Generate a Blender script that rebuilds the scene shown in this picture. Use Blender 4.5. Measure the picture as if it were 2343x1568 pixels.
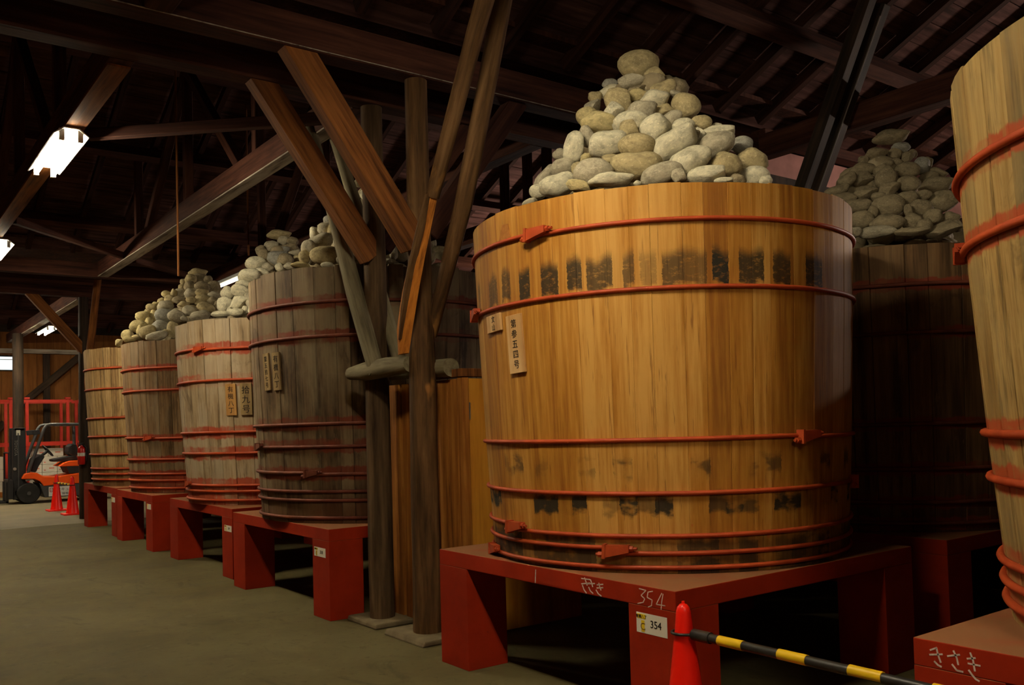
import bpy, bmesh, math, random
from mathutils import Vector, Matrix, noise as mnoise
S = bpy.context.scene
COL = S.collection
for o in list(bpy.data.objects):
    bpy.data.objects.remove(o)
PI = math.pi

# ------------------------------------------------------------------ camera
YAW, PITCH, ROLL = 0.63987, 0.03264, 0.026697
R = Vector((math.cos(YAW), -math.sin(YAW), 0))
F = Vector((math.sin(YAW) * math.cos(PITCH), math.cos(YAW) * math.cos(PITCH), math.sin(PITCH)))
U = R.cross(F)
R2 = R * math.cos(ROLL) - U * math.sin(ROLL)
U2 = R * math.sin(ROLL) + U * math.cos(ROLL)
cam = bpy.data.cameras.new('camera')
cam.sensor_fit = 'HORIZONTAL'
cam.sensor_width = 36.0
cam.lens = 31.491
cam.shift_y = 0.050958
cam.clip_end = 200
camo = bpy.data.objects.new('camera', cam)
COL.objects.link(camo)
M4 = Matrix((R2, U2, -F)).transposed().to_4x4()
M4.translation = (0, 0, 1.5)
camo.matrix_world = M4
S.camera = camo

# ------------------------------------------------------------------ world, exposure, lamp strengths
w = bpy.data.worlds.new('world')
S.world = w
w.use_nodes = True
w.node_tree.nodes['Background'].inputs[0].default_value = (1.0, 0.8, 0.6, 1)
w.node_tree.nodes['Background'].inputs[1].default_value = 0.002
S.view_settings.view_transform = 'Standard'
S.view_settings.look = 'None'
S.view_settings.gamma = 1
S.view_settings.use_curve_mapping = False
S.view_settings.exposure = 1.4
TUBE_E = 95.0            # tubes of the fixtures over the aisle
LAMP_COL = (1.0, 0.87, 0.62)
BARE_E = 270.0            # bare tubes over the next aisle
HS = 0.7135              # height of the stands
HT = 0.0959

# ------------------------------------------------------------------ small geometry kit
class G:
    def __init__(s):
        s.v = []; s.f = []
    def add(s, vs, fs):
        n = len(s.v)
        s.v += [tuple(p) for p in vs]
        s.f += [tuple(i + n for i in f) for f in fs]
        return s
    def box(s, a, b, m=None):
        x0, y0, z0 = a; x1, y1, z1 = b
        vs = [(x0,y0,z0),(x1,y0,z0),(x1,y1,z0),(x0,y1,z0),(x0,y0,z1),(x1,y0,z1),(x1,y1,z1),(x0,y1,z1)]
        if m is not None: vs = [m @ Vector(p) for p in vs]
        return s.add(vs, [(0,3,2,1),(4,5,6,7),(0,1,5,4),(1,2,6,5),(2,3,7,6),(3,0,4,7)])
    def beam(s, p0, p1, w, h, up=(0,0,1)):
        p0 = Vector(p0); p1 = Vector(p1); d = (p1 - p0); L = d.length; d.normalize()
        a = d.cross(Vector(up))
        if a.length < 1e-4: a = d.cross(Vector((1, 0, 0)))
        a.normalize(); b = a.cross(d)
        m = Matrix((a, b, d)).transposed().to_4x4(); m.translation = p0
        return s.box((-w/2, -h/2, 0), (w/2, h/2, L), m)
    def tube(s, path, r, n=8, caps=True, closed=False):
        P = [Vector(p) for p in path]; k = len(P)
        rr = r if isinstance(r, (list, tuple)) else [r] * k
        ref = None; vs = []; fs = []
        for i in range(k):
            if closed: d = P[(i+1) % k] - P[i-1]
            else: d = P[min(i+1, k-1)] - P[max(i-1, 0)]
            d.normalize()
            if ref is None:
                ref = Vector((0, 0, 1)) if abs(d.z) < .9 else Vector((1, 0, 0))
            a = d.cross(ref).normalized(); b = a.cross(d).normalized()
            ref = b
            for j in range(n):
                t = 2 * PI * j / n
                vs.append(P[i] + (a * math.cos(t) + b * math.sin(t)) * rr[i])
        for i in range(k if closed else k - 1):
            for j in range(n):
                i2 = (i + 1) % k; j2 = (j + 1) % n
                fs.append((i*n+j, i*n+j2, i2*n+j2, i2*n+j))
        if caps and not closed:
            fs.append(tuple(range(n))[::-1]); fs.append(tuple((k-1)*n + j for j in range(n)))
        return s.add(vs, fs)
    def lathe(s, prof, n=32, c=(0, 0), a0=0):
        vs = []; fs = []; k = len(prof)
        for r, z in prof:
            for j in range(n):
                t = 2 * PI * j / n + a0
                vs.append((c[0] + r * math.cos(t), c[1] + r * math.sin(t), z))
        for i in range(k - 1):
            for j in range(n):
                j2 = (j + 1) % n
                fs.append((i*n+j, i*n+j2, (i+1)*n+j2, (i+1)*n+j))
        fs.append(tuple(range(n))[::-1]); fs.append(tuple((k-1)*n + j for j in range(n)))
        return s.add(vs, fs)
    def prism(s, poly, d0, d1, m=None):
        """polygon in (x, z), extruded along y from d0 to d1"""
        n = len(poly)
        vs = [(x, d0, z) for x, z in poly] + [(x, d1, z) for x, z in poly]
        if m is not None: vs = [m @ Vector(p) for p in vs]
        fs = [tuple(range(n)), tuple(range(n, 2*n))[::-1]]
        for i in range(n):
            j = (i + 1) % n
            fs.append((i, i + n, j + n, j))
        return s.add(vs, fs)
    def mesh(s, name='mesh', smooth=None):
        me = bpy.data.meshes.new(name)
        me.from_pydata(s.v, [], s.f)
        bm = bmesh.new(); bm.from_mesh(me)
        bmesh.ops.recalc_face_normals(bm, faces=bm.faces)
        bm.to_mesh(me); bm.free()
        if smooth is not None:
            me.polygons.foreach_set('use_smooth', [True] * len(me.polygons))
            me.set_sharp_from_angle(angle=math.radians(smooth))
        me.update()
        return me

def link(name, data, parent=None, mat=None, loc=None, rot=None):
    o = bpy.data.objects.new(name, data)
    COL.objects.link(o)
    if mat is not None and data is not None and not data.materials: data.materials.append(mat)
    if parent is not None: o.parent = parent
    if loc is not None: o.location = loc
    if rot is not None: o.rotation_euler = rot
    return o
def part(name, g, mat, parent=None, smooth=None, loc=None, rot=None, bevel=0):
    o = link(name, g.mesh(name, smooth), parent, mat, loc, rot)
    if bevel:
        b = o.modifiers.new('bevel', 'BEVEL'); b.width = bevel; b.segments = 2; b.limit_method = 'ANGLE'
    return o
def tag(o, label, cat, group=None):
    o['label'] = label; o['category'] = cat
    if group: o['group'] = group
    return o
def thing(name, label, cat, loc=(0,0,0), group=None, rot=None):
    return tag(link(name, None, None, None, loc, rot), label, cat, group)
def struct(o):
    o['kind'] = 'structure'; return o
def stuff(o):
    o['kind'] = 'stuff'; return o

# a straight timber whose grain runs along its own z axis
def timber(name, p0, p1, w, h, mat, parent=None, up=(0,0,1), bevel=.006, ref=None):
    p0 = Vector(p0); p1 = Vector(p1); d = p1 - p0; L = d.length; d.normalize()
    a = d.cross(Vector(up))
    if a.length < 1e-4: a = d.cross(Vector((1, 0, 0)))
    a.normalize(); b = a.cross(d)
    key = (round(w,4), round(h,4), round(L,4), mat.name)
    me = TM.get(key)
    if me is None:
        me = G().box((-w/2, -h/2, 0), (w/2, h/2, L)).mesh(name); me.materials.append(mat); TM[key] = me
    o = link(name, me, parent)
    m = Matrix((a, b, d)).transposed().to_4x4(); m.translation = p0
    o.matrix_local = m
    if bevel:
        bv = o.modifiers.new('bevel', 'BEVEL'); bv.width = bevel; bv.segments = 1
    return o
TM = {}
def log(name, pts, radii, mat, parent=None, n=12, seed=0, wob=.06):
    """natural round pole through pts; own z axis along its length"""
    rnd = random.Random(seed)
    p0 = Vector(pts[0]); p1 = Vector(pts[-1]); d = (p1 - p0).normalized()
    a = d.cross(Vector((0, 1, 0)));
    if a.length < 1e-3: a = d.cross(Vector((1, 0, 0)))
    a.normalize(); b = a.cross(d)
    m = Matrix((a, b, d)).transposed().to_4x4(); m.translation = p0
    mi = m.inverted()
    P = [mi @ Vector(p) for p in pts]
    # resample
    Q = []; rad = []
    for i in range(len(P) - 1):
        k = max(2, int((P[i+1] - P[i]).length / .18))
        for j in range(k):
            t = j / k
            Q.append(P[i].lerp(P[i+1], t)); rad.append(radii[i] * (1-t) + radii[i+1] * t)
    Q.append(P[-1]); rad.append(radii[-1])
    g = G(); g.tube(Q, rad, n)
    for i in range(len(g.v)):
        v = Vector(g.v[i]); q = Q[min(i // n, len(Q)-1)]
        k = 1 + wob * mnoise.noise(Vector((v.x*9+seed, v.y*9, v.z*1.6)))
        g.v[i] = tuple(q + (v - q) * k)
    o = part(name, g, mat, parent, smooth=50)
    o.matrix_local = m
    return o

# ------------------------------------------------------------------ material kit
class N:
    def __init__(s, name, rough=.75, spec=.25, metal=0.0):
        s.m = bpy.data.materials.new(name); s.m.use_nodes = True
        s.t = s.m.node_tree; s.b = s.t.nodes['Principled BSDF']
        s.b.inputs['Roughness'].default_value = rough
        s.b.inputs['Specular IOR Level'].default_value = spec
        s.b.inputs['Metallic'].default_value = metal
    def n(s, typ, **k):
        x = s.t.nodes.new('ShaderNode' + typ)
        for a, b in k.items(): setattr(x, a, b)
        return x
    def put(s, sock, v):
        if isinstance(v, bpy.types.NodeSocket): s.t.links.new(v, sock)
        elif isinstance(v, (tuple, list)) and len(v) == 3 and sock.type == 'RGBA': sock.default_value = (*v, 1)
        else: sock.default_value = v
    def obj(s): return s.n('TexCoord').outputs['Object']
    def rand(s): return s.n('ObjectInfo').outputs['Random']
    def vmath(s, op, a, b):
        x = s.n('VectorMath', operation=op); s.put(x.inputs[0], a); s.put(x.inputs[1], b); return x.outputs[0]
    def map(s, v, scale=(1,1,1), loc=(0,0,0)):
        x = s.n('Mapping'); s.put(x.inputs['Vector'], v); x.inputs['Scale'].default_value = scale; x.inputs['Location'].default_value = loc
        return x.outputs[0]
    def noise(s, v, scale, detail=3, rough=.55, dist=0):
        x = s.n('TexNoise'); s.put(x.inputs['Vector'], v)
        x.inputs['Scale'].default_value = scale; x.inputs['Detail'].default_value = detail
        x.inputs['Roughness'].default_value = rough; x.inputs['Distortion'].default_value = dist
        return x.outputs['Fac']
    def math(s, op, a, b=0.0, c=None, clamp=False):
        x = s.n('Math', operation=op, use_clamp=clamp); s.put(x.inputs[0], a); s.put(x.inputs[1], b)
        if c is not None: s.put(x.inputs[2], c)
        return x.outputs[0]
    def step(s, v, lo, hi, to0=0.0, to1=1.0):
        x = s.n('MapRange', interpolation_type='SMOOTHSTEP'); s.put(x.inputs[0], v)
        x.inputs[1].default_value = lo; x.inputs[2].default_value = hi
        x.inputs[3].default_value = to0; x.inputs[4].default_value = to1
        return x.outputs[0]
    def ramp(s, f, stops, interp='LINEAR'):
        x = s.n('ValToRGB'); s.put(x.inputs[0], f); r = x.color_ramp; r.interpolation = interp
        while len(r.elements) < len(stops): r.elements.new(1.0)
        for e, (p, c) in zip(r.elements, stops): e.position = p
        for e, (p, c) in zip(r.elements, stops): e.color = (*c, 1) if len(c) == 3 else c
        return x.outputs[0]
    def mix(s, f, a, b, blend='MIX'):
        x = s.n('Mix', data_type='RGBA', blend_type=blend)
        s.put(x.inputs[0], f); s.put(x.inputs[6], a); s.put(x.inputs[7], b)
        return x.outputs[2]
    def sep(s, v):
        x = s.n('SeparateXYZ'); s.put(x.inputs[0], v); return x.outputs
    def comb(s, x, y, z):
        c = s.n('CombineXYZ'); s.put(c.inputs[0], x); s.put(c.inputs[1], y); s.put(c.inputs[2], z); return c.outputs[0]
    def bump(s, h, strength=.3, dist=.01):
        x = s.n('Bump'); x.inputs['Strength'].default_value = strength; x.inputs['Distance'].default_value = dist
        s.put(x.inputs['Height'], h); s.t.links.new(x.outputs[0], s.b.inputs['Normal'])
    def color(s, c): s.put(s.b.inputs['Base Color'], c); return s
    def rough(s, v): s.put(s.b.inputs['Roughness'], v); return s

def plain(name, c, rough=.6, spec=.3, var=.12, scale=8, metal=0.0):
    k = N(name, rough, spec, metal)
    f = k.noise(k.obj(), scale, 3)
    k.color(k.ramp(f, [(.3, tuple(x*(1-var) for x in c)), (.7, tuple(min(1, x*(1+var)) for x in c))]))
    return k.m
def glow(name, c, e):
    k = N(name, .4); k.color(c)
    k.put(k.b.inputs['Emission Color'], c); k.b.inputs['Emission Strength'].default_value = e
    return k.m
def grain(name, dark, mid, light, hs=28, stretch=.05, patch=None, patch_col=None, rough=.75, spec=.2, bump=.35, coarse=5.0):
    """timber: fine streaks along z, larger tone patches"""
    k = N(name, rough, spec)
    v = k.vmath('ADD', k.obj(), k.comb(k.math('MULTIPLY', k.rand(), 37.0), 3.0, k.math('MULTIPLY', k.rand(), 91.0)))
    f1 = k.noise(k.map(v, (1, 1, stretch)), hs, 5, .62, .3)
    f2 = k.noise(k.map(v, (1, 1, .25)), coarse, 4, .6)
    f = k.math('ADD', k.math('MULTIPLY', f1, .6), k.math('MULTIPLY', f2, .4))
    c = k.ramp(f, [(.36, dark), (.5, mid), (.64, light)])
    if patch is not None:
        c = k.mix(k.step(k.noise(k.map(v, (1, 1, .4)), 3.2, 4, .65), patch, patch + .08), c, patch_col)
    k.color(c); k.bump(f1, bump, .006)
    return k.m

# ------------------------------------------------------------------ materials
RED = (.165, .022, .008)
def m_floor():
    k = N('floor concrete', .85, .08)
    v = k.obj()
    a = k.noise(v, .55, 5, .6, .4); b = k.noise(v, 14, 5, .65); c2 = k.noise(v, 2.3, 4, .65, .6)
    f = k.math('ADD', k.math('MULTIPLY', a, .55), k.math('MULTIPLY', c2, .45))
    col = k.ramp(f, [(.32, (.058, .045, .0175)), (.48, (.100, .079, .034)), (.62, (.132, .107, .049))])
    col = k.mix(k.step(k.noise(v, 5, 5, .7), .6, .72, 0, .4), col, (.17, .143, .075))
    col = k.mix(k.step(b, .57, .7, 0, .5), col, (.048, .039, .018))
    col = k.mix(k.step(k.noise(k.map(v, (1.6, .8, 1)), 1.7, 6, .7, 1.2), .55, .68, 0, .5), col, (.052, .043, .02))
    k.color(col); k.rough(k.math('ADD', k.math('MULTIPLY', c2, .35), .55)); k.bump(b, .25, .004)
    return k.m
def m_redpaint():
    k = N('red oxide paint', .72, .12)
    v = k.obj()
    a = k.noise(v, 3.0, 4, .6); b = k.noise(v, 26, 4, .7)
    col = k.ramp(a, [(.35, (.24, .0145, .0022)), (.6, (.31, .019, .003))])
    col = k.mix(k.step(b, .66, .74, 0, .7), col, (.10, .010, .004))
    col = k.mix(k.step(k.noise(v, 9, 5, .75), .68, .72, 0, .8), col, (.33, .06, .02))
    g = k.n('NewGeometry')
    up = k.step(k.sep(g.outputs['Normal'])[2], .6, .9)        # dust lies on the upper faces
    col = k.mix(k.math('MULTIPLY', up, k.step(k.noise(v, 4, 4), .2, .6, .6, .95)), col, (.225, .10, .043))
    k.color(col); k.bump(b, .15, .003)
    return k.m
def m_hoop():
    k = N('hoop paint', .55, .3)
    a = k.noise(k.obj(), 7, 4, .6)
    k.color(k.ramp(a, [(.3, (.30, .036, .008)), (.65, (.44, .064, .015))]))
    return k.m
M_FLOOR = m_floor(); M_RED = m_redpaint(); M_HOOP = m_hoop()
M_HOOPD = plain('old rusty hoop', (.14, .035, .018), .65, .25, .35, 9)
M_POST = grain('post wood', (.032, .015, .006), (.098, .048, .018), (.165, .088, .036), 24, .07, .62, (.27, .125, .035), .8, .15, .5, 4)
M_POSTB = grain('post wood grey', (.03, .016, .008), (.075, .043, .02), (.13, .078, .038), 24, .07, .66, (.20, .10, .03), .8, .15, .5, 4)
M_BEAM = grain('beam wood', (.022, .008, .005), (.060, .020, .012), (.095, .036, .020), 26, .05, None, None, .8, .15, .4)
M_BRACE = grain('brace wood', (.06, .019, .005), (.19, .066, .016), (.29, .11, .028), 26, .05, .66, (.05, .022, .01), .8, .15, .4)
M_GREYLOG = grain('grey log', (.085, .068, .040), (.175, .145, .085), (.25, .21, .13), 22, .07, None, None, .85, .12, .4)
M_SPLIT = grain('split wood', (.12, .035, .006), (.42, .14, .018), (.60, .22, .03), 34, .04, None, None, .7, .2, .7)
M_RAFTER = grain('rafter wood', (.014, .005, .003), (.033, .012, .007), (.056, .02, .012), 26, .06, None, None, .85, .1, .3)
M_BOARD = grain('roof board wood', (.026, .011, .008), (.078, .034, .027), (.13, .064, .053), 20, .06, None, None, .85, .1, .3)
M_PALE = grain('pale board', (.07, .05, .04), (.30, .25, .20), (.44, .38, .31), 16, .08, None, None, .85, .1, .3)
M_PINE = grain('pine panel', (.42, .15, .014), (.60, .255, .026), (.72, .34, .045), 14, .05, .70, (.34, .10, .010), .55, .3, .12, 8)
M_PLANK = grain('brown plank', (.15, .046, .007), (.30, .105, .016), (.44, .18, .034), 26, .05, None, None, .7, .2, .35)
M_DARKWOOD = grain('dark frame wood', (.012, .008, .005), (.028, .016, .009), (.052, .029, .016), 24, .06)
M_WALLB = grain('wall board wood', (.11, .040, .010), (.165, .062, .016), (.21, .085, .024), 9, .1, None, None, .85, .1, .2)
M_PLASTER = plain('pink plaster', (.40, .20, .17), .9, .1, .25, 3)
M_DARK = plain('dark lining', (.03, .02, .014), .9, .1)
M_PLAQUE = grain('plaque wood', (.36, .18, .06), (.52, .29, .11), (.66, .42, .19), 20, .06, .62, (.62, .46, .26), .7, .2, .15)
M_PLAQUE_OLD = grain('old plaque wood', (.16, .10, .04), (.25, .165, .07), (.34, .23, .10), 20, .06)
M_PLAQUE_OR = grain('orange plaque wood', (.24, .11, .03), (.36, .18, .05), (.45, .25, .08), 20, .06)
M_INK = plain('ink', (.012, .010, .009), .7, .1)
M_CHALK = plain('chalk', (.62, .50, .44), .95, .05, .25, 60)
M_PAPER = plain('paper', (.72, .69, .58), .7, .2, .04)
M_YEL = plain('yellow marker', (.78, .56, .02), .6, .2, .05)
M_CONE = plain('cone plastic', (.92, .012, .003), .38, .35, .04)
M_BARB = plain('black plastic', (.022, .020, .018), .4, .4, .15)
M_BARY = plain('yellow plastic', (.80, .50, .012), .38, .4, .04)
M_STEEL_RED = plain('red steel', (.42, .022, .010), .5, .35, .12)
M_ORANGE = plain('orange paint', (.95, .105, .004), .35, .5, .05)
M_GREYPAINT = plain('dark grey paint', (.055, .058, .060), .4, .45, .1)
M_BLACKP = plain('black paint', (.016, .016, .017), .5, .35, .1)
M_TYRE = plain('tyre rubber', (.022, .021, .020), .85, .2, .2)
M_CARTON = plain('white carton', (.60, .55, .46), .75, .15, .05)
M_CARTON_PRINT = plain('carton print', (.55, .14, .10), .75, .1)
M_WHITE = plain('white enamel', (.70, .70, .68), .4, .4, .03)
M_TUBE = glow('lit tube', LAMP_COL, TUBE_E); M_DIM = glow('faint tube', LAMP_COL, 2.2); M_BARE = glow('lit bare tube', (1.0, .82, .68), BARE_E)
M_PANE = glow('daylight pane', (.62, .75, .80), .55)
M_EXT = plain('extinguisher red', (.50, .012, .008), .3, .5, .04)
M_METAL = plain('bare steel', (.45, .43, .40), .35, .5, .1, 8, .8)
M_STONEPAD = plain('stone pad', (.17, .13, .075), .9, .1, .3, 6)

# ------------------------------------------------------------------ shell of the hall
XL, XR, YN, YF = -3.0, 16.0, -5.0, 27.0
M_FLOOR2 = plain('lighter screed', (.16, .13, .072), .7, .25, .18, 1.4)
fl = struct(part('floor', G().box((XL, YN, -.15), (XR, YF + .2, 0)), M_FLOOR))
part('far_slab', G().prism([(-2.9, 0), (9, 0), (9, .002), (-2.9, .002)], 16.75, 26.9), M_FLOOR2, fl)
for nm, a, b in (('wall_left', (XL - .2, YN, 0), (XL, YF, 5.2)), ('wall_right', (XR, YN, 0), (XR + .2, YF, 5.2)),
                 ('wall_front', (XL, YN - .2, 0), (XR, YN, 5.2))):
    struct(part(nm, G().box(a, b), M_WALLB))
wb = struct(link('wall_back', None, loc=(0, YF, 0)))
rnd = random.Random(5)
x = XL
while x < 12:
    wd = .9 if x < 2.5 or x > 6 else .42
    if not (2.9 < x + wd and x < 3.6):
        part('wall_board', G().box((x, 0, 0), (min(x + wd - .006, 12), .04 + rnd.uniform(0, .01), 4.3)), M_WALLB, wb)
    else:
        part('wall_board', G().box((x, 0, 0), (x + wd - .006, .04, 3.27)), M_WALLB, wb)
        part('wall_board', G().box((x, 0, 3.66), (x + wd - .006, .04, 4.3)), M_WALLB, wb)
    x += wd
part('backing_board', G().box((XL, .06, 0), (XR, .2, 3.25)).box((XL, .06, 3.66), (XR, .2, 7.5)).box((3.62, .06, 3.2), (XR, .2, 3.7)).box((XL, .06, 3.2), (2.4, .2, 3.7)), M_DARK, wb)
timber('wall_rail', (XL, -.07, 3.79), (7, -.07, 3.79), .14, .12, M_PALE, wb)
for sx in (-.6, .9, 2.2, 4.36, 5.7):
    timber('stud', (sx, -.06, 0), (sx, -.06, 3.72), .16, .12, M_DARKWOOD, wb, up=(0, 1, 0))
timber('diagonal_stud', (3.62, -.08, 2.25), (5.2, -.08, 3.7), .17, .10, M_DARKWOOD, wb, up=(0, 1, 0))
timber('diagonal_stud', (3.35, -.08, 1.9), (2.3, -.08, .6), .17, .10, M_DARKWOOD, wb, up=(0, 1, 0))
win = struct(link('window_1', None, loc=(0, YF, 0)))
g = G()
for a, b in (((2.4, -.03, 3.25), (3.62, .05, 3.29)), ((2.4, -.03, 3.64), (3.62, .05, 3.69)), ((3.57, -.03, 3.29), (3.62, .05, 3.64)), ((2.4, -.03, 3.29), (2.44, .05, 3.64))): g.box(a, b)
part('window_frame', g, M_DARKWOOD, win)
part('glazing_bar', G().box((2.44, -.02, 3.555), (3.57, .03, 3.575)), M_WHITE, win)
part('pane', G().box((2.44, .02, 3.29), (3.57, .03, 3.64)), M_PANE, win)

# roof: a row of gabled bays side by side, rafters rising away from the doubled posts
ceil = struct(link('ceiling', None))
SL = .466
def slope(y0, y1, z0, z1, x0=-3.0, x1=16.0, step=.62):
    p = Vector((0, y0, z0)); q = Vector((0, y1, z1)); L = (q - p).length; d = (q - p).normalized()
    nrm = Vector((0, -d.z, d.y));
    if nrm.z < 0: nrm = -nrm
    x = x0 + .28
    while x < x1:
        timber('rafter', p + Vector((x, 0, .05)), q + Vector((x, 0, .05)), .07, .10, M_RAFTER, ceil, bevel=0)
        x += step
    n = int(L / .23)
    for i in range(n + 1):
        c = p + d * (i * L / n) + nrm * (.125 + (.004 if i % 2 else 0)) + Vector((0, 0, .0))
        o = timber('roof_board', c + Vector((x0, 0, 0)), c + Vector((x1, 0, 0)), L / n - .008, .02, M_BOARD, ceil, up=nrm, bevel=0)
    k = 3
    for i in range(k):
        c = p + d * (L * (i + .55) / k) - nrm * .08
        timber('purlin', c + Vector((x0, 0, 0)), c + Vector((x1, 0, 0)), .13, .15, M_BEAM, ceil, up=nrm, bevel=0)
ZE = 4.36
for y0, ym, y1 in ((-4.6, .45, 5.5), (6.2, 10.75, 15.3), (17.6, 22.4, 27.1)):
    rise = (ym - y0) * SL
    slope(y0, ym, ZE, ZE + rise)
    slope(y1, ym, ZE, ZE + (y1 - ym) * SL)
part('valley_board', G().box((XL, 5.3, 4.50), (XR, 6.4, 4.54)), M_BEAM, ceil)
part('valley_board', G().box((XL, 15.1, 4.50), (XR, 17.8, 4.54)), M_BEAM, ceil)
part('roof_cover', G().box((XL - .2, YN - .2, 7.4), (XR + .2, YF + .2, 7.5)), M_DARK, ceil)

# plaster strip under the valley girder, between the right-hand posts
wu = struct(part('wall_upper', G().box((7.3, 5.63, 3.93), (11.5, 5.68, 4.23)), M_PLASTER))
part('rail', G().box((7.1, 5.55, 3.80), (11.5, 5.70, 3.93)), M_DARKWOOD, wu)

# unseen board screen added to keep lamp light off the floor under the stands
wm = struct(link('light_screen', None, loc=(7.78, 0, 0)))
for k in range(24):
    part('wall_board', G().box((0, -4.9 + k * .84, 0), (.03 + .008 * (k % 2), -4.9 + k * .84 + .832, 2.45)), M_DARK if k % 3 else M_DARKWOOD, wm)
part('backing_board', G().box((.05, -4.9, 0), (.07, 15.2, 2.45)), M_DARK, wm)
# ------------------------------------------------------------------ timber frame
def girder(y, z0, x0, x1, h, wd, label):
    t = thing('valley_girder', label, 'beam', (0, y, z0), 'girders carrying the roof valleys')
    timber('girder_timber', (x0, 0, h / 2), (x1, 0, h / 2), wd, h, M_BEAM, t)
    return t
gd = girder(5.55, 4.015, XL, 7.25, .23, .17, 'long dark red girder with a thin cable above the post with the split strut')
part('cable', G().tube([(XL, -.092, .012), (2, -.092, .008), (7.2, -.092, .012)], .004, 6), M_PALE, gd)
timber('girder_timber', (7.25, 0, .28), (XR, 0, .28), .17, .10, M_BEAM, gd)
girder(6.2, 4.015, XL, XR, .22, .17, 'second dark girder, just beyond the girder with the cable')
girder(15.3, 4.0, XL, XR, .22, .17, 'far girder crossing above the white banded vat')
girder(17.6, 4.0, XL, XR, .22, .17, 'farthest girder, over the post with the fire extinguisher')
part('girder_edge', G().box((XL, 15.20, 3.992), (7, 15.215, 4.004)), M_PALE, bpy.data.objects['valley_girder.002'])
part('girder_edge', G().box((XL, 17.50, 3.992), (7, 17.515, 4.004)), M_PALE, bpy.data.objects['valley_girder.003'])

def post(name, x, y, label, radii, mat, seed, top=4.02, base=0.0, group=None, lean=0.0):
    zs = [base, base + .5, 1.9, 2.4, top]
    o = log(name, [(x + lean * (z - 2) / 2, y, z) for z in zs], radii, mat, None, 14, seed, .07)
    return tag(o, label, 'post', group)
post('timber_post', 3.335, 5.555, 'thick brown log post with the split orange strut, nearest the pale vat', [.112, .104, .098, .088, .082], M_POST, 3, base=.04)
post('timber_post', 3.325, 6.22, 'thick brown log post beside the dark vat, grey logs leaning on it', [.098, .098, .092, .09, .085], M_POSTB, 8, base=.04)
pd = G(); pd.prism([(3.12, 0), (3.56, 0), (3.55, .04), (3.14, .04)], 5.28, 5.83); pd.prism([(3.14, 0), (3.53, 0), (3.52, .04), (3.15, .04)], 5.99, 6.46)
tag(part('post_footing', pd, M_STONEPAD, bevel=.012), 'low concrete footing under the two thick log posts', 'footing')
post('timber_post', 3.46, 17.6, 'dark far post beside the forklift, carrying the fire extinguisher', [.10, .10, .095, .09, .085], M_DARKWOOD, 12)
post('timber_post', 3.36, 24.6, 'dark far post in front of the brown end wall near the small window', [.12, .12, .12, .12, .12], M_DARKWOOD, 14)
post('timber_post', 6.9, 5.52, 'dark post hidden behind the pale vat, holding two dark struts', [.10, .10, .095, .09, .085], M_DARKWOOD, 17)
for yy, lb in ((6.2, 'dark rear post behind the stone heap, beyond the pale vat'), (15.3, 'dark far post standing behind the row of vats')):
    post('timber_post', 6.9, yy, lb, [.10, .10, .095, .09, .085], M_DARKWOOD, int(yy * 3))
fs_ = log('strut_pole', [(3.5, 16.6, 4.2), (3.5, 17.239, 3.096), (3.5, 17.55, 2.3)], [.06, .065, .06], M_BRACE, None, 10, 47)
tag(fs_, 'far brown strut pole above the tan vat', 'strut')

def brace(p0, p1, label, mat=M_BRACE, w=.14, h=.17):
    o = timber('knee_brace', p0, p1, w, h, mat, None, up=(0, 1, 0))
    return tag(o, label, 'brace')
brace((3.29, 5.55, 2.80), (2.37, 5.55, 4.09), 'brown knee brace from the split-strut post up to the cabled girder', w=.19, h=.13)
brace((3.29, 6.2, 2.82), (2.39, 6.2, 4.07), 'brown knee brace from the post with grey logs to the second girder', w=.17, h=.13)
brace((3.40, 5.57, 2.90), (4.27, 5.57, 4.05), 'dark knee brace rising from the split-strut post towards the pale vat', M_BEAM, w=.15, h=.12)
brace((3.38, 6.22, 2.90), (4.25, 6.22, 4.05), 'dark knee brace rising from the second log post over the dark vat', M_BEAM, w=.14, h=.12)
brace((3.50, 17.58, 2.98), (2.58, 17.58, 4.05), 'far knee brace on the post beside the forklift', M_BRACE, w=.16, h=.12)

so = log('strut_pole', [(3.2, 4.33, 4.36), (3.2, 4.57, 4.01), (3.2, 5.141, 3.057)], [.062, .060, .052], M_POST, None, 10, 31)
tag(so, 'slim strut pole whose lower end is split to bright orange wood', 'strut')
inv = Matrix.LocRotScale(so.location, so.rotation_euler, so.scale).inverted()
def strip(pts, w0, w1, th):
    g = G(); n = len(pts); vs = []; fs = []
    ws = [w0 + (w1 - w0) * i / (n - 1) for i in range(n)]
    ws = [a * (1 - .45 * abs(2 * i / (n - 1) - 1) ** 3) for i, a in enumerate(ws)]
    for p, wd in zip(pts, ws):
        p = Vector(p); a = Vector((.62, -.78, .12)).normalized(); b = Vector((-.78, -.62, 0)) 
        for s1, s2 in ((-1, 0), (-.5, .8), (.2, 1), (1, .25), (.5, -.8), (-.5, -.8)):
            vs.append(inv @ (p + a * wd * s1 * .5 + b * th * s2))
    for i in range(n - 1):
        for j in range(6):
            j2 = (j + 1) % 6
            fs.append((i*6+j, i*6+j2, (i+1)*6+j2, (i+1)*6+j))
    fs.append((0, 1, 2, 3, 4, 5)); fs.append(tuple((n-1)*6 + j for j in (5, 4, 3, 2, 1, 0)))
    g.add(vs, fs); return g
part('split_end', strip([(3.2, 5.02, 3.26), (3.195, 5.10, 3.12), (3.19, 5.21, 2.92), (3.18, 5.32, 2.68), (3.175, 5.42, 2.45), (3.18, 5.52, 2.20), (3.20, 5.58, 2.02)], .08, .16, .032), M_SPLIT, so)
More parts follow.
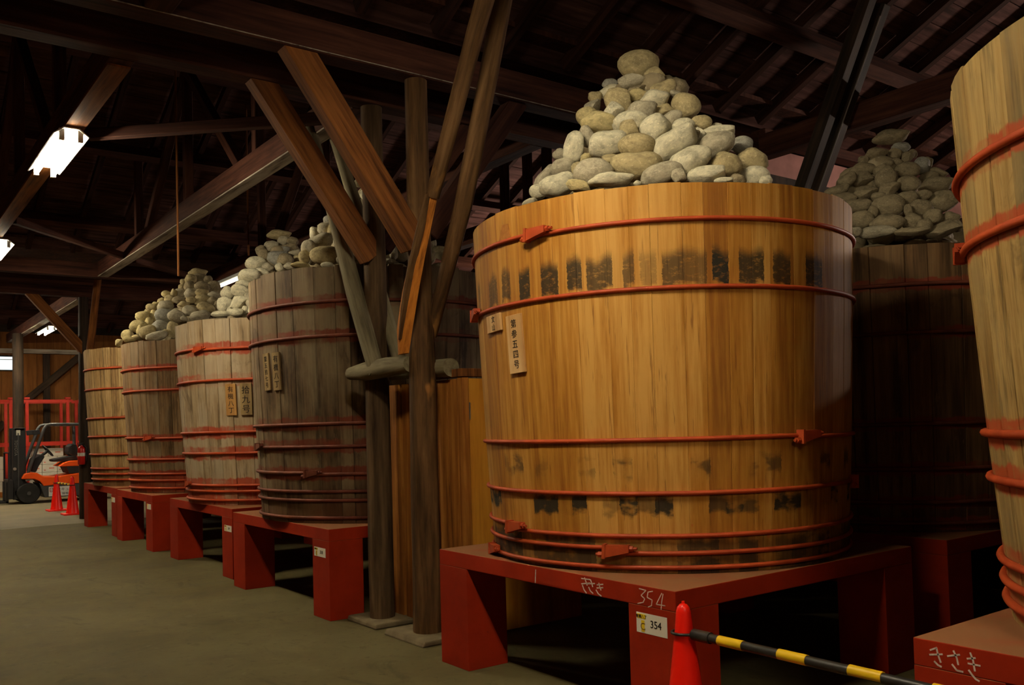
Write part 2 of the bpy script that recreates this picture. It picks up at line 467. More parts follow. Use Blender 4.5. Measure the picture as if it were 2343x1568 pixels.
part('bark_half', strip([(3.16, 5.141, 3.06), (3.155, 5.24, 2.84), (3.15, 5.36, 2.60), (3.145, 5.46, 2.35), (3.16, 5.55, 2.12)], .085, .05, .035), M_POST, so)
s2 = log('strut_pole', [(3.42, 4.45, 4.55), (3.42, 4.582, 4.247), (3.42, 5.099, 3.016), (3.42, 5.569, 2.16)], [.066, .066, .064, .05], M_POST, None, 10, 33)
tag(s2, 'whole brown strut pole leaning beside the split one', 'strut')
s3 = log('leaning_log', [(3.2, 7.10, 4.1), (3.2, 6.659, 3.249), (3.19, 6.30, 2.55), (3.2, 5.98, 1.90)], [.05, .058, .07, .062], M_GREYLOG, None, 10, 35, .1)
tag(s3, 'pale grey log leaning against the aisle side of the second post', 'strut')
s4 = log('leaning_log', [(3.42, 7.12, 4.1), (3.42, 6.708, 3.363), (3.42, 6.02, 1.98)], [.05, .055, .055], M_GREYLOG, None, 10, 37, .1)
tag(s4, 'thin grey log passing behind the second post', 'strut')
c1 = log('cross_log', [(3.18, 6.39, 1.925), (3.20, 6.15, 1.93), (3.22, 5.85, 1.945), (3.25, 5.58, 1.95)], [.048, .075, .078, .06], M_GREYLOG, None, 12, 41, .1)
tag(c1, 'short grey cross log lashed over the front of the second post', 'log')
c2 = log('cross_log', [(3.455, 6.36, 1.93), (3.455, 5.95, 1.93), (3.455, 5.36, 1.915)], [.06, .065, .068], M_GREYLOG, None, 12, 43, .1)
tag(c2, 'short grey cross log behind both posts, its end beside the split-strut post', 'log')
for dx, lb in ((-.1, 'dark strut pole behind the stone heap on the pale vat'), (.11, 'dark strut pole with a pale wire along its edge')):
    o = timber('dark_strut', (6.9 + dx, 5.35, 2.3), (6.9 + dx, 4.05, 4.95), .10, .11, M_DARKWOOD)
    tag(o, lb, 'strut')
part('pale_wire', G().tube([(.055, -.06, .1), (.055, -.06, 2.85)], .006, 6), M_METAL, o)

def tie(x, y0, y1, label, z=4.02, webs=(), pale=True):
    t = thing('tie_beam', label, 'beam', (x, 0, 0), 'tie beams along the aisle')
    timber('tie_timber', (0, y0, z + .11), (0, y1, z + .11), .16, .22, M_BEAM, t)
    if pale: timber('underside_board', (0, y0 + .3, z - .008), (0, y1, z - .008), .15, .014, M_PALE, t, bevel=0)
    for a, b in webs: timber('web', (0, *a), (0, *b), .10, .10, M_BEAM, t)
    return t
W2 = [((10.75, 4.24), (10.75, 6.4)), ((9.0, 4.24), (10.7, 5.8)), ((12.5, 4.24), (10.8, 5.8)), ((8.5, 4.24), (8.5, 5.3)), ((13.0, 4.24), (13.0, 5.3))]
tie(3.28, 6.3, 15.2, 'tie beam with a pale underside above the dark vat and white banded vat', webs=W2)
tie(1.5, 6.3, 15.2, 'brown tie beam that carries the two big lamps', webs=W2, pale=False)
timber('underside_board', (0, 6.4, 4.012), (0, 15.2, 4.012), .15, .014, M_BRACE, bpy.data.objects['tie_beam.001'], bevel=0)
tie(5.05, 6.3, 15.2, 'tie beam holding the faint lamp beyond the whitish banded vat', webs=W2, pale=False)
tie(7.04, 6.3, 15.2, 'dark tie beam with three uprights seen behind the pale vat', webs=[((9, 4.2), (9, 5.6)), ((8.6, 4.2), (8.6, 5.4)), ((9.5, 4.2), (9.5, 5.8))], pale=False)
tie(3.5, 17.7, 27, 'far tie beam over the forklift lamp')
for x, lb in ((1.5, 'dark tie beam crossing overhead out over the aisle'), (7.2, 'dark tie beam over the shaded rear vat')):
    tie(x, -4.6, 5.45, lb, webs=[((.45, 4.24), (.45, 6.4)), ((2.2, 4.24), (.5, 5.9))], pale=False)
for p0, p1, lb in (((1.66, 8.19, 4.06), (3.2, 6.72, 4.06), 'thin brown horizontal brace running from the big lamp beam to the second girder'),
               ((1.59, 11.88, 4.06), (3.2, 13.55, 4.06), 'thin horizontal brace between the lamp beam and the pale tie beam'),
               ((3.40, 13.79, 4.06), (4.9, 15.15, 4.06), 'short horizontal brace at the far end of the pale tie beam')):
    tag(timber('horizontal_brace', p0, p1, .08, .09, M_BEAM), lb, 'brace')
for x, y, z0 in ((4.465, 12.0, 3.92), (2.9, 9.9, 3.2)):
    tag(part('hanging_rod', G().tube([(x, y, z0), (x, y, 4.60 + SL * min(y - 6.2, 15.3 - y))], .012, 6), M_BRACE), 'thin rusty rod hanging above the white banded vat' if x > 4 else 'thin dark rod hanging beside the big lamp', 'rod')

# ------------------------------------------------------------------ lamps
def lamp(x, y, label, z=3.93, L=1.27, bare=False, dim=False):
    t = thing('ceiling_lamp', label, 'lamp', (x, y, z), 'twin tube ceiling lamps')
    if bare: part('batten', G().box((-.03, -L/2, .03), (.03, L/2, .075)), M_WHITE, t)
    else:
        g = G(); g.prism([(-.06, .06), (.06, .06), (.135, .0), (.127, -.004), (.055, .05), (-.055, .05), (-.127, -.004), (-.135, 0)], -L/2, L/2)
        part('reflector', g, M_WHITE, t)
    zt = 0.0 if bare else -.022
    for s in (-1, 1):
        part('tube', G().tube([(s * .07, -L/2 + .05, zt), (s * .07, L/2 - .05, zt)], .016, 10), M_BARE if bare else M_DIM if dim else M_TUBE, t, smooth=60)
        part('lamp_holder', G().box((s * .07 - .02, -L/2 + .02, zt - .02), (s * .07 + .02, -L/2 + .05, .05)).box((s * .07 - .02, L/2 - .05, zt - .02), (s * .07 + .02, L/2 - .02, .05)), M_WHITE, t)
    part('hanger', G().box((-.012, -L*.3, .05), (.012, -L*.3 + .024, .10)).box((-.012, L*.3, .05), (.012, L*.3 + .024, .10)), M_METAL, t)
    if dim: t.scale = (.42, 1, 1)
    return t
lamp(1.47, 8.47, 'big bright lamp hanging nearest under the lamp beam')
lamp(1.58, 13.35, 'bright lamp at the picture edge, second along the lamp beam')
lamp(3.72, 22.95, 'small far lamp above the forklift')
lamp(1.45, 2.9, 'lamp over the aisle in front of the pale vat')
lamp(1.45, -1.5, 'lamp over the aisle behind the photographer')
lamp(1.5, 19.6, 'added lamp out of view over the aisle before the forklift')  # unseen lamp added to light the far end
lamp(1.5, 23.6, 'added lamp out of view over the aisle ahead of the forklift mast')  # second unseen lamp, added to brighten the forklift
lamp(5.03, 14.43, 'faint lamp partly hidden behind the heap on the whitish vat', 3.96, dim=True)
lamp(11.6, 2.6, 'bare lamp over the next aisle behind the rear vat', 3.4, bare=True)
lamp(11.2, 12.8, 'bare lamp over the next aisle behind the dark vat', 3.55, bare=True)

STONES = """
0,1461,149,4.068,4.019,3.770,0.134,0.091,0.091,0,0.791,O,r
0,1446,186,3.934,3.945,3.613,0.092,0.042,0.051,5,0.784,G,c
0,1497,174,4.050,3.867,3.646,0.067,0.046,0.046,15,0.808,O,c
0,1396,192,3.968,4.181,3.682,0.053,0.036,0.036,0,0.759,B,o
0,1487,197,4.012,3.869,3.575,0.041,0.037,0.032,0,0.804,G,c
0,1519,205,3.996,3.740,3.508,0.086,0.053,0.056,15,0.818,O,o
0,1403,212,3.956,4.142,3.609,0.095,0.052,0.059,0,0.762,L,o
0,1416,234,3.800,3.929,3.450,0.097,0.073,0.069,-20,0.769,O,c
0,1362,223,3.854,4.201,3.576,0.047,0.039,0.035,0,0.742,O,o
0,1457,205,3.938,3.910,3.550,0.064,0.033,0.039,0,0.789,D,c
0,1460,219,3.912,3.876,3.497,0.065,0.039,0.042,5,0.790,Y,c
0,1498,227,3.905,3.730,3.428,0.093,0.058,0.061,0,0.808,L,o
0,1569,242,4.035,3.603,3.374,0.092,0.076,0.068,-20,0.842,O,r
0,1355,245,3.817,4.192,3.504,0.065,0.045,0.044,15,0.739,G,c
0,1405,253,3.724,3.894,3.374,0.061,0.049,0.045,-20,0.763,L,c
0,1467,257,3.786,3.731,3.326,0.104,0.070,0.070,10,0.793,G,o
0,1344,268,3.758,4.175,3.423,0.073,0.062,0.055,0,0.733,Y,r
0,1373,282,3.633,3.925,3.290,0.119,0.070,0.076,0,0.747,Y,o
0,1442,279,3.670,3.706,3.240,0.107,0.067,0.070,15,0.781,L,o
0,1439,297,3.606,3.652,3.168,0.059,0.051,0.044,0,0.779,O,c
0,1519,253,3.920,3.675,3.345,0.063,0.044,0.043,10,0.818,O,c
0,1497,294,3.730,3.575,3.175,0.097,0.074,0.069,30,0.807,L,o
0,1538,272,3.850,3.546,3.244,0.067,0.049,0.047,30,0.827,G,o
0,1562,288,3.861,3.475,3.184,0.068,0.048,0.047,20,0.838,L,o
0,1605,282,3.993,3.452,3.219,0.063,0.047,0.044,0,0.858,O,r
0,1639,287,4.091,3.424,3.214,0.033,0.016,0.020,0,0.874,L,o
0,1314,336,3.453,3.959,3.124,0.062,0.099,0.065,-10,0.717,L,c
0,1343,314,3.549,3.950,3.196,0.049,0.065,0.046,0,0.732,G,c
0,1392,331,3.511,3.729,3.087,0.113,0.080,0.078,0,0.755,L,s
0,1456,335,3.568,3.560,3.041,0.105,0.070,0.071,0,0.786,O,r
0,1543,331,3.751,3.443,3.050,0.144,0.083,0.092,25,0.828,L,s
0,1595,308,3.943,3.442,3.141,0.054,0.040,0.038,0,0.853,L,c
0,1644,303,4.058,3.381,3.154,0.092,0.043,0.051,0,0.876,L,o
0,1636,332,3.947,3.317,3.045,0.118,0.075,0.078,20,0.872,G,o
0,1698,332,4.174,3.310,3.081,0.064,0.052,0.047,0,0.900,B,r
0,1284,355,3.665,4.332,3.205,0.056,0.045,0.041,0,0.702,G,o
0,1288,383,3.387,3.989,3.001,0.076,0.054,0.053,10,0.704,G,o
0,1344,364,3.433,3.825,3.016,0.051,0.037,0.036,20,0.732,Y,c
0,1321,385,3.379,3.853,2.959,0.035,0.043,0.031,0,0.720,O,c
0,1356,396,3.308,3.644,2.870,0.114,0.087,0.081,20,0.737,G,o
0,1399,366,3.479,3.674,2.978,0.057,0.039,0.039,-10,0.758,O,c
0,1454,383,3.517,3.522,2.905,0.152,0.085,0.096,0,0.785,O,o
0,1576,372,3.722,3.316,2.911,0.137,0.085,0.090,25,0.843,L,o
0,1515,399,3.545,3.351,2.828,0.120,0.064,0.072,10,0.813,G,r
0,1661,377,3.890,3.199,2.894,0.089,0.076,0.067,10,0.883,O,o
0,1722,366,4.141,3.212,2.963,0.091,0.069,0.065,-10,0.911,O,o
0,1399,411,3.322,3.514,2.805,0.129,0.043,0.051,0,0.757,L,o
0,1277,425,3.294,3.928,2.864,0.113,0.071,0.074,15,0.698,L,o
0,1244,411,3.432,4.226,2.989,0.107,0.045,0.051,55,0.682,G,o
0,1232,439,3.309,4.129,2.877,0.056,0.047,0.042,0,0.676,L,r
0,1325,428,3.214,3.655,2.784,0.075,0.032,0.043,-15,0.721,Y,c
0,1616,403,3.727,3.200,2.808,0.103,0.057,0.064,5,0.861,L,o
0,1655,415,3.757,3.109,2.762,0.051,0.023,0.030,0,0.879,L,o
0,1728,403,4.047,3.127,2.837,0.082,0.058,0.057,-10,0.913,L,r
0,1752,414,4.038,3.050,2.791,0.037,0.031,0.028,0,0.924,L,o
0,1211,463,3.251,4.143,2.808,0.050,0.022,0.029,20,0.665,G,o
0,1459,420,3.406,3.400,2.771,0.022,0.016,0.015,0,0.786,L,o
0,1687,411,3.862,3.103,2.785,0.051,0.033,0.034,0,0.894,D,o
0,1554,403,3.557,3.239,2.793,0.043,0.038,0.033,0,0.832,G,c
0,1547,215,4.021,3.663,3.463,0.041,0.023,0.026,-30,0.832,G,c
0,1584,308,3.880,3.423,3.124,0.046,0.034,0.033,0,0.848,D,o
5,2038,313,6.509,3.735,3.648,0.140,0.060,0.068,0,1.050,G,o
5,2061,337,6.552,3.680,3.558,0.071,0.039,0.045,-10,1.059,B,o
5,2004,355,6.341,3.765,3.486,0.091,0.062,0.062,0,1.035,D,c
5,2048,352,6.491,3.695,3.501,0.056,0.046,0.041,10,1.053,G,c
5,2078,359,6.529,3.614,3.464,0.060,0.041,0.041,15,1.065,O,c
5,2089,351,6.590,3.607,3.496,0.037,0.032,0.028,-30,1.070,G,o
5,1976,368,6.255,3.819,3.444,0.042,0.037,0.032,0,1.023,D,o
5,2052,371,6.393,3.630,3.405,0.053,0.033,0.035,-15,1.054,G,o
5,2026,375,6.319,3.679,3.394,0.060,0.037,0.039,0,1.044,D,o
5,1974,388,6.222,3.808,3.367,0.097,0.055,0.061,0,1.022,O,o
5,2076,389,6.399,3.553,3.326,0.093,0.063,0.063,-10,1.064,O,r
5,2108,380,6.581,3.541,3.382,0.064,0.069,0.054,-20,1.077,B,o
5,2123,373,6.665,3.533,3.417,0.040,0.048,0.036,0,1.083,G,o
5,2144,394,6.680,3.474,3.332,0.084,0.033,0.047,-25,1.091,G,o
5,2018,396,6.273,3.683,3.317,0.059,0.066,0.051,30,1.040,O,o
5,2029,412,6.202,3.604,3.235,0.085,0.107,0.078,-15,1.044,O,o
5,2033,434,6.120,3.546,3.140,0.087,0.053,0.056,10,1.046,D,c
5,1973,409,6.159,3.775,3.281,0.087,0.058,0.059,10,1.021,D,c
5,1939,412,6.040,3.824,3.264,0.077,0.050,0.051,25,1.006,D,o
5,2079,421,6.231,3.452,3.174,0.085,0.061,0.059,-10,1.065,D,r
5,2124,405,6.603,3.501,3.291,0.074,0.042,0.047,20,1.083,D,o
5,2142,423,6.575,3.429,3.211,0.127,0.066,0.074,0,1.090,G,o
5,1981,442,6.019,3.666,3.125,0.085,0.063,0.060,-15,1.024,D,c
5,1915,437,5.961,3.864,3.179,0.100,0.043,0.051,15,0.996,D,o
5,1926,459,5.900,3.789,3.084,0.112,0.060,0.068,5,1.000,D,o
5,2076,455,6.111,3.402,3.038,0.083,0.056,0.056,0,1.063,D,o
5,2108,450,6.223,3.358,3.060,0.076,0.046,0.049,20,1.076,D,o
5,2157,460,6.361,3.274,3.026,0.107,0.082,0.076,20,1.095,D,o
5,1956,473,5.885,3.675,3.012,0.122,0.054,0.062,0,1.013,D,o
5,2031,473,5.971,3.470,2.979,0.121,0.087,0.084,0,1.044,O,r
5,2108,475,6.107,3.298,2.954,0.082,0.056,0.056,-20,1.076,O,o
5,2135,496,6.095,3.211,2.868,0.069,0.054,0.050,0,1.086,O,o
5,2078,482,6.004,3.337,2.927,0.032,0.045,0.031,0,1.063,O,c
5,1972,503,5.778,3.557,2.879,0.083,0.068,0.061,0,1.019,G,r
5,2029,510,5.821,3.395,2.829,0.118,0.065,0.073,0,1.043,G,o
5,2089,509,5.976,3.291,2.832,0.078,0.066,0.058,0,1.067,G,o
5,2115,517,5.947,3.195,2.785,0.055,0.050,0.042,0,1.078,D,o
5,2174,500,6.207,3.148,2.857,0.069,0.048,0.048,-10,1.101,O,o
5,2006,531,5.718,3.412,2.759,0.130,0.046,0.052,0,1.033,L,o
5,2086,531,5.820,3.216,2.733,0.115,0.033,0.051,0,1.066,O,o
5,2159,525,6.054,3.119,2.758,0.121,0.056,0.063,15,1.095,G,c
5,1955,532,5.607,3.512,2.763,0.051,0.038,0.036,0,1.011,L,o
5,2190,518,6.178,3.086,2.787,0.038,0.044,0.033,0,1.107,G,o
5,2010,451,5.996,3.555,3.068,0.051,0.038,0.036,0,1.036,D,o
5,1997,485,5.856,3.519,2.936,0.038,0.050,0.036,0,1.030,D,o
3,638,537,4.175,10.203,3.844,0.150,0.062,0.070,0,0.388,O,o
3,650,552,4.199,10.118,3.755,0.080,0.065,0.059,30,0.393,G,c
3,620,564,4.035,10.104,3.673,0.099,0.069,0.068,10,0.380,G,o
3,670,552,4.270,10.019,3.744,0.070,0.050,0.049,-20,0.403,D,o
3,667,565,4.236,9.988,3.664,0.085,0.048,0.054,0,0.401,D,o
3,638,576,4.077,9.986,3.591,0.137,0.064,0.072,15,0.388,B,o
3,638,592,4.030,9.874,3.489,0.136,0.090,0.092,0,0.388,B,o
3,598,576,3.913,10.099,3.599,0.064,0.074,0.056,30,0.370,D,o
3,603,584,3.901,10.000,3.537,0.069,0.078,0.060,0,0.372,D,r
3,675,581,4.241,9.894,3.568,0.089,0.045,0.051,15,0.405,G,o
3,682,593,4.249,9.829,3.497,0.059,0.051,0.045,0,0.408,O,r
3,586,603,3.794,9.959,3.425,0.127,0.086,0.086,10,0.364,L,o
3,614,611,3.890,9.842,3.372,0.072,0.050,0.050,-20,0.376,G,o
3,639,612,3.960,9.685,3.349,0.048,0.053,0.041,30,0.388,L,o
3,663,609,4.057,9.618,3.363,0.073,0.041,0.046,0,0.399,G,o
3,602,625,3.822,9.831,3.296,0.091,0.055,0.059,-15,0.371,L,o
3,571,630,3.656,9.807,3.254,0.130,0.079,0.084,0,0.357,L,o
3,556,652,3.573,9.795,3.136,0.085,0.055,0.057,15,0.350,L,c
3,580,666,3.665,9.725,3.066,0.052,0.112,0.058,0,0.360,B,o
3,521,671,3.463,9.969,3.060,0.086,0.081,0.068,0,0.334,L,o
3,550,666,3.518,9.718,3.055,0.104,0.074,0.072,0,0.347,L,c
3,515,697,3.375,9.820,2.909,0.094,0.092,0.075,20,0.331,L,o
3,550,692,3.470,9.592,2.911,0.121,0.072,0.078,5,0.347,L,c
3,569,681,3.580,9.638,2.974,0.056,0.058,0.046,0,0.356,G,o
3,527,710,3.372,9.645,2.822,0.041,0.044,0.035,0,0.336,L,o
3,540,716,3.392,9.517,2.784,0.087,0.048,0.054,0,0.342,L,o
3,561,710,3.494,9.525,2.815,0.041,0.053,0.038,0,0.352,L,o
3,581,709,3.544,9.391,2.810,0.069,0.066,0.055,25,0.361,L,o
3,504,719,3.293,9.728,2.787,0.102,0.039,0.051,5,0.326,L,o
3,578,693,3.556,9.464,2.892,0.074,0.057,0.053,0,0.359,G,o
3,653,596,4.043,9.710,3.441,0.097,0.088,0.075,0,0.395,D,o
4,754,504,3.600,7.599,3.433,0.063,0.053,0.047,30,0.442,B,o
4,747,524,3.526,7.508,3.324,0.084,0.067,0.061,10,0.439,G,o
4,758,535,3.529,7.415,3.266,0.036,0.106,0.051,-3,0.444,O,c
4,721,535,3.492,7.678,3.311,0.056,0.069,0.051,20,0.427,L,o
4,774,553,3.472,7.157,3.139,0.046,0.081,0.052,15,0.452,L,o
4,731,557,3.411,7.408,3.165,0.128,0.079,0.084,25,0.431,G,o
4,747,586,3.346,7.135,2.999,0.146,0.089,0.095,0,0.438,O,r
4,711,577,3.293,7.340,3.061,0.082,0.112,0.079,25,0.422,G,o
4,696,589,3.205,7.277,2.996,0.052,0.065,0.048,0,0.415,O,r
4,687,607,3.160,7.265,2.922,0.085,0.031,0.047,0,0.410,Y,o
4,749,606,3.296,7.018,2.898,0.058,0.023,0.033,0,0.439,L,o
4,781,589,3.410,6.977,2.965,0.038,0.059,0.039,-20,0.455,G,c
4,810,576,3.524,6.963,3.025,0.030,0.038,0.028,0,0.468,B,o
4,823,418,3.938,7.634,3.839,0.061,0.048,0.044,0,0.476,D,o
4,833,446,3.873,7.426,3.666,0.037,0.055,0.037,20,0.481,L,c
4,838,486,3.792,7.235,3.454,0.033,0.097,0.051,0,0.483,G,c
4,813,576,3.509,6.910,3.014,0.039,0.044,0.033,0,0.470,B,o
4,886,518,3.880,7.009,3.294,0.045,0.045,0.037,30,0.506,G,c
4,901,579,3.796,6.754,3.002,0.044,0.058,0.041,20,0.512,G,c
4,914,566,3.877,6.793,3.067,0.046,0.059,0.043,30,0.519,G,o
4,888,597,3.709,6.702,2.917,0.036,0.024,0.025,0,0.505,L,c
4,987,559,4.229,6.835,3.135,0.048,0.088,0.054,0,0.554,G,o
4,1032,597,4.345,6.697,2.971,0.060,0.062,0.050,0,0.575,G,o
4,980,587,4.105,6.687,2.987,0.059,0.066,0.051,0,0.551,D,o
4,856,496,3.827,7.151,3.401,0.081,0.066,0.060,0,0.491,D,o
4,866,529,3.786,7.000,3.236,0.087,0.065,0.062,0,0.496,D,o
4,931,529,4.037,6.938,3.252,0.081,0.066,0.059,0,0.527,G,o
4,947,562,4.025,6.796,3.095,0.087,0.072,0.064,0,0.535,D,o
4,1009,579,4.286,6.770,3.050,0.073,0.066,0.057,0,0.564,D,o
4,856,566,3.675,6.879,3.062,0.078,0.064,0.057,0,0.491,D,o
2,453,624,4.067,12.946,3.796,0.138,0.063,0.072,0,0.304,O,o
2,436,638,3.920,12.808,3.673,0.087,0.073,0.065,15,0.297,O,o
2,457,638,4.064,12.855,3.695,0.093,0.079,0.070,0,0.306,D,o
2,476,639,4.131,12.699,3.668,0.063,0.053,0.047,0,0.314,D,o
2,435,655,3.888,12.735,3.556,0.089,0.079,0.068,0,0.296,D,o
2,463,655,4.022,12.616,3.549,0.113,0.072,0.075,0,0.309,D,o
2,489,654,4.193,12.648,3.575,0.093,0.069,0.066,0,0.320,D,o
2,420,646,3.873,12.991,3.646,0.049,0.053,0.041,0,0.290,O,o
2,417,658,3.843,12.953,3.566,0.059,0.053,0.045,20,0.288,O,o
2,436,671,3.866,12.654,3.446,0.088,0.072,0.065,10,0.296,G,o
2,462,671,3.993,12.555,3.441,0.092,0.062,0.062,0,0.308,O,o
2,491,675,4.133,12.446,3.409,0.092,0.055,0.060,0,0.321,G,o
2,412,671,3.801,12.904,3.475,0.083,0.069,0.062,0,0.286,G,o
2,398,671,3.700,12.858,3.462,0.048,0.063,0.045,0,0.280,O,o
2,381,673,3.632,12.969,3.459,0.073,0.052,0.051,0,0.273,Y,o
2,388,686,3.634,12.843,3.366,0.073,0.069,0.057,0,0.276,O,o
2,412,687,3.732,12.674,3.342,0.112,0.055,0.062,0,0.286,D,o
2,437,687,3.811,12.450,3.318,0.071,0.049,0.049,0,0.297,O,o
2,462,686,3.965,12.474,3.340,0.111,0.077,0.076,10,0.308,O,o
2,488,689,4.087,12.364,3.315,0.081,0.062,0.058,0,0.319,D,o
2,369,689,3.608,13.154,3.386,0.058,0.042,0.041,20,0.268,Y,o
2,421,697,3.716,12.451,3.256,0.081,0.044,0.051,0,0.290,O,o
2,471,704,3.957,12.278,3.205,0.126,0.077,0.082,-5,0.312,O,o
2,379,702,3.563,12.779,3.257,0.113,0.089,0.082,0,0.272,G,o
2,356,697,3.526,13.143,3.326,0.062,0.042,0.042,15,0.262,Y,o
2,346,704,3.452,13.095,3.271,0.072,0.062,0.054,10,0.258,O,o
2,433,712,3.764,12.389,3.160,0.096,0.076,0.070,-10,0.295,G,o
2,404,723,3.593,12.385,3.081,0.119,0.096,0.087,0,0.282,G,o
2,376,723,3.517,12.679,3.110,0.130,0.106,0.096,0,0.271,B,o
2,353,722,3.462,12.976,3.150,0.062,0.082,0.058,10,0.261,Y,o
2,327,725,3.310,12.980,3.125,0.102,0.078,0.073,10,0.250,Y,o
2,341,738,3.371,12.894,3.039,0.062,0.072,0.054,0,0.256,Y,o
2,367,748,3.443,12.601,2.951,0.128,0.095,0.090,0,0.267,B,o
2,317,747,3.221,12.863,2.977,0.121,0.092,0.086,20,0.245,Y,o
2,338,761,3.262,12.546,2.860,0.119,0.096,0.087,20,0.254,O,o
2,322,757,3.222,12.739,2.903,0.062,0.082,0.058,0,0.248,Y,o
2,395,755,3.532,12.356,2.886,0.075,0.120,0.079,0,0.278,O,o
2,457,723,3.858,12.229,3.077,0.148,0.076,0.086,10,0.306,G,o
2,497,719,4.079,12.189,3.110,0.071,0.061,0.053,0,0.323,D,o
2,498,700,4.120,12.281,3.237,0.061,0.071,0.054,0,0.324,D,o
2,359,770,3.304,12.275,2.784,0.145,0.065,0.074,15,0.263,G,o
2,379,763,3.431,12.320,2.836,0.046,0.055,0.041,0,0.272,O,o
2,291,767,3.314,13.860,2.954,0.091,0.081,0.070,20,0.235,Y,o
2,296,776,3.129,12.967,2.804,0.091,0.047,0.054,5,0.237,Y,c
2,272,784,3.190,13.821,2.834,0.061,0.057,0.048,20,0.227,Y,c
2,315,773,3.244,12.998,2.833,0.081,0.038,0.048,-15,0.245,O,o
2,338,715,3.397,13.049,3.200,0.058,0.048,0.043,0,0.255,O,o
2,421,729,3.661,12.276,3.038,0.050,0.041,0.037,0,0.290,G,o
"""

# ------------------------------------------------------------------ stands
def text_mesh(body, size, spacing=1.0):
    c = bpy.data.curves.new('lettering', 'FONT'); c.body = body; c.size = size
    c.align_x = 'CENTER'; c.align_y = 'CENTER'; c.space_line = spacing; c.extrude = .0006; c.resolution_u = 3
    o = bpy.data.objects.new('lettering', c); COL.objects.link(o)
    dg = bpy.context.evaluated_depsgraph_get(); dg.update()
    me = bpy.data.meshes.new_from_object(o.evaluated_get(dg))
    bpy.data.objects.remove(o); return me
FACE = (PI/2, 0, -PI/2)          # text plane looking towards -x
def ribbon(strokes, wd=.0065, x=-.0012):
    g = G()
    for st in strokes:
        for (y0, z0), (y1, z1) in zip(st, st[1:]):
            p = Vector((0, y0, z0)); q = Vector((0, y1, z1)); d = (q - p); L = d.length; d.normalize()
            n = Vector((0, -d.z, d.y)) * wd / 2
            a, b, c, e = p + n, p - n, q + n, q - n
            ox = Vector((x, 0, 0))
            g.add([a, b, e, c, a + ox, b + ox, e + ox, c + ox], [(0,1,2,3),(4,5,6,7),(0,1,5,4),(1,2,6,5),(2,3,7,6),(3,0,4,7)])
    return g
CHALK = {'tick':[[(3.911,.696),(3.919,.622)]],
'kisaki0':[[(3.531,.694),(3.463,.696)],[(3.532,.666),(3.464,.679)],[(3.506,.702),(3.496,.682),(3.486,.663)],[(3.524,.661),(3.512,.638),(3.493,.623)],[(3.486,.672),(3.427,.681)],[(3.46,.697),(3.45,.678),(3.444,.661)],[(3.476,.657),(3.463,.638),(3.442,.628)],[(3.412,.676),(3.365,.685)],[(3.413,.66),(3.366,.668)],[(3.398,.688),(3.391,.668),(3.382,.652)],[(3.42,.65),(3.403,.632),(3.38,.623)]],
'n354':[[(3.111,.697),(3.065,.694),(3.099,.666),(3.075,.653),(3.086,.635),(3.124,.624)],[(3.02,.696),(3.052,.688),(3.058,.662),(3.026,.654),(3.032,.627),(3.055,.617)],[(2.962,.695),(3.0,.638),(2.943,.639)],[(2.954,.693),(2.964,.656),(2.97,.617)]],
'kisaki6':[[(1.66,.679),(1.635,.692)],[(1.663,.663),(1.616,.673)],[(1.637,.692),(1.63,.663),(1.623,.643)],[(1.647,.644),(1.634,.633),(1.621,.629)],[(1.6,.67),(1.556,.683)],[(1.578,.693),(1.567,.67),(1.563,.647)],[(1.585,.646),(1.569,.628),(1.547,.627)],[(1.533,.674),(1.504,.682)],[(1.531,.659),(1.489,.659)],[(1.521,.697),(1.512,.67),(1.508,.637)],[(1.529,.638),(1.519,.625),(1.507,.612),(1.494,.607)]]}
LW, LD = .3103, .2931
def stand(x, y, wy, dx, label, tagbox=None, chalk=(), tagtext=None):
    t = thing('vat_stand', label, 'stand', (x, y, 0), 'red painted stands under the vats')
    part('top_slab', G().box((0, 0, HS - HT), (dx, wy, HS)), M_RED, t, bevel=.004)
    for a, b in ((0, 0), (0, wy - LW), (dx - LD, 0), (dx - LD, wy - LW)):
        part('leg', G().box((a, b, 0), (a + LD, b + LW, HS - HT)), M_RED, t, bevel=.002)
    if tagbox:
        y0, y1, z0, z1 = tagbox
        p = part('paper_label', G().box((-.0015, y0 - y, z0), (-.0002, y1 - y, z1)), M_PAPER, t)
        w_ = y1 - y0; h_ = z1 - z0
        part('yellow_marker', G().box((-.0022, y1 - y - .31*w_, z1 - .30*h_), (-.0012, y1 - y - .03*w_, z1 - .07*h_)).box((-.0022, y1 - y - .27*w_, z0 + .06*h_), (-.0012, y1 - y - .16*w_, z1 - .37*h_)), M_YEL, p)
        if tagtext:
            me = text_mesh(tagtext[0], h_ * .52); link('lettering', me, p, M_INK, (-.0022, (y0 + .36*w_) - y, z0 + .50*h_), FACE)
            me = text_mesh('C', h_ * .5); link('lettering', me, p, plain('brown ink', (.25, .14, .01)), (-.0026, (y1 - .215*w_) - y, z0 + .31*h_), FACE)
            me = text_mesh('有機八丁', h_ * .19); link('lettering', me, p, M_INK, (-.0026, (y1 - .17*w_) - y, z0 + .80*h_), FACE)
    for c in chalk:
        g = ribbon([[(a - y, b) for a, b in st] for st in CHALK[c]], .0045 if c == 'n354' else .0058)
        part('chalk_writing', g, M_CHALK, t)
    return t
stand(3.0423, 2.878, 2.0312, 2.0139, 'red stand chalked with 354 under the pale vat', (2.934, 3.134, .490, .585), ('tick', 'kisaki0', 'n354'), ('354',))
stand(3.0254, 6.5103, 2.1604, 2.05, 'red stand under the dark vat with two plaques', (6.575, 6.785, .485, .557), (), ('318',))
stand(3.1414, 9.0287, 2.1786, 2.0, 'red stand under the white banded vat', (9.05, 9.262, .475, .537), (), ('319',))
stand(3.1166, 11.8867, 1.8668, 2.0, 'red stand under the brownish vat, second nearest to the forklift', (11.95, 12.14, .53, .598))
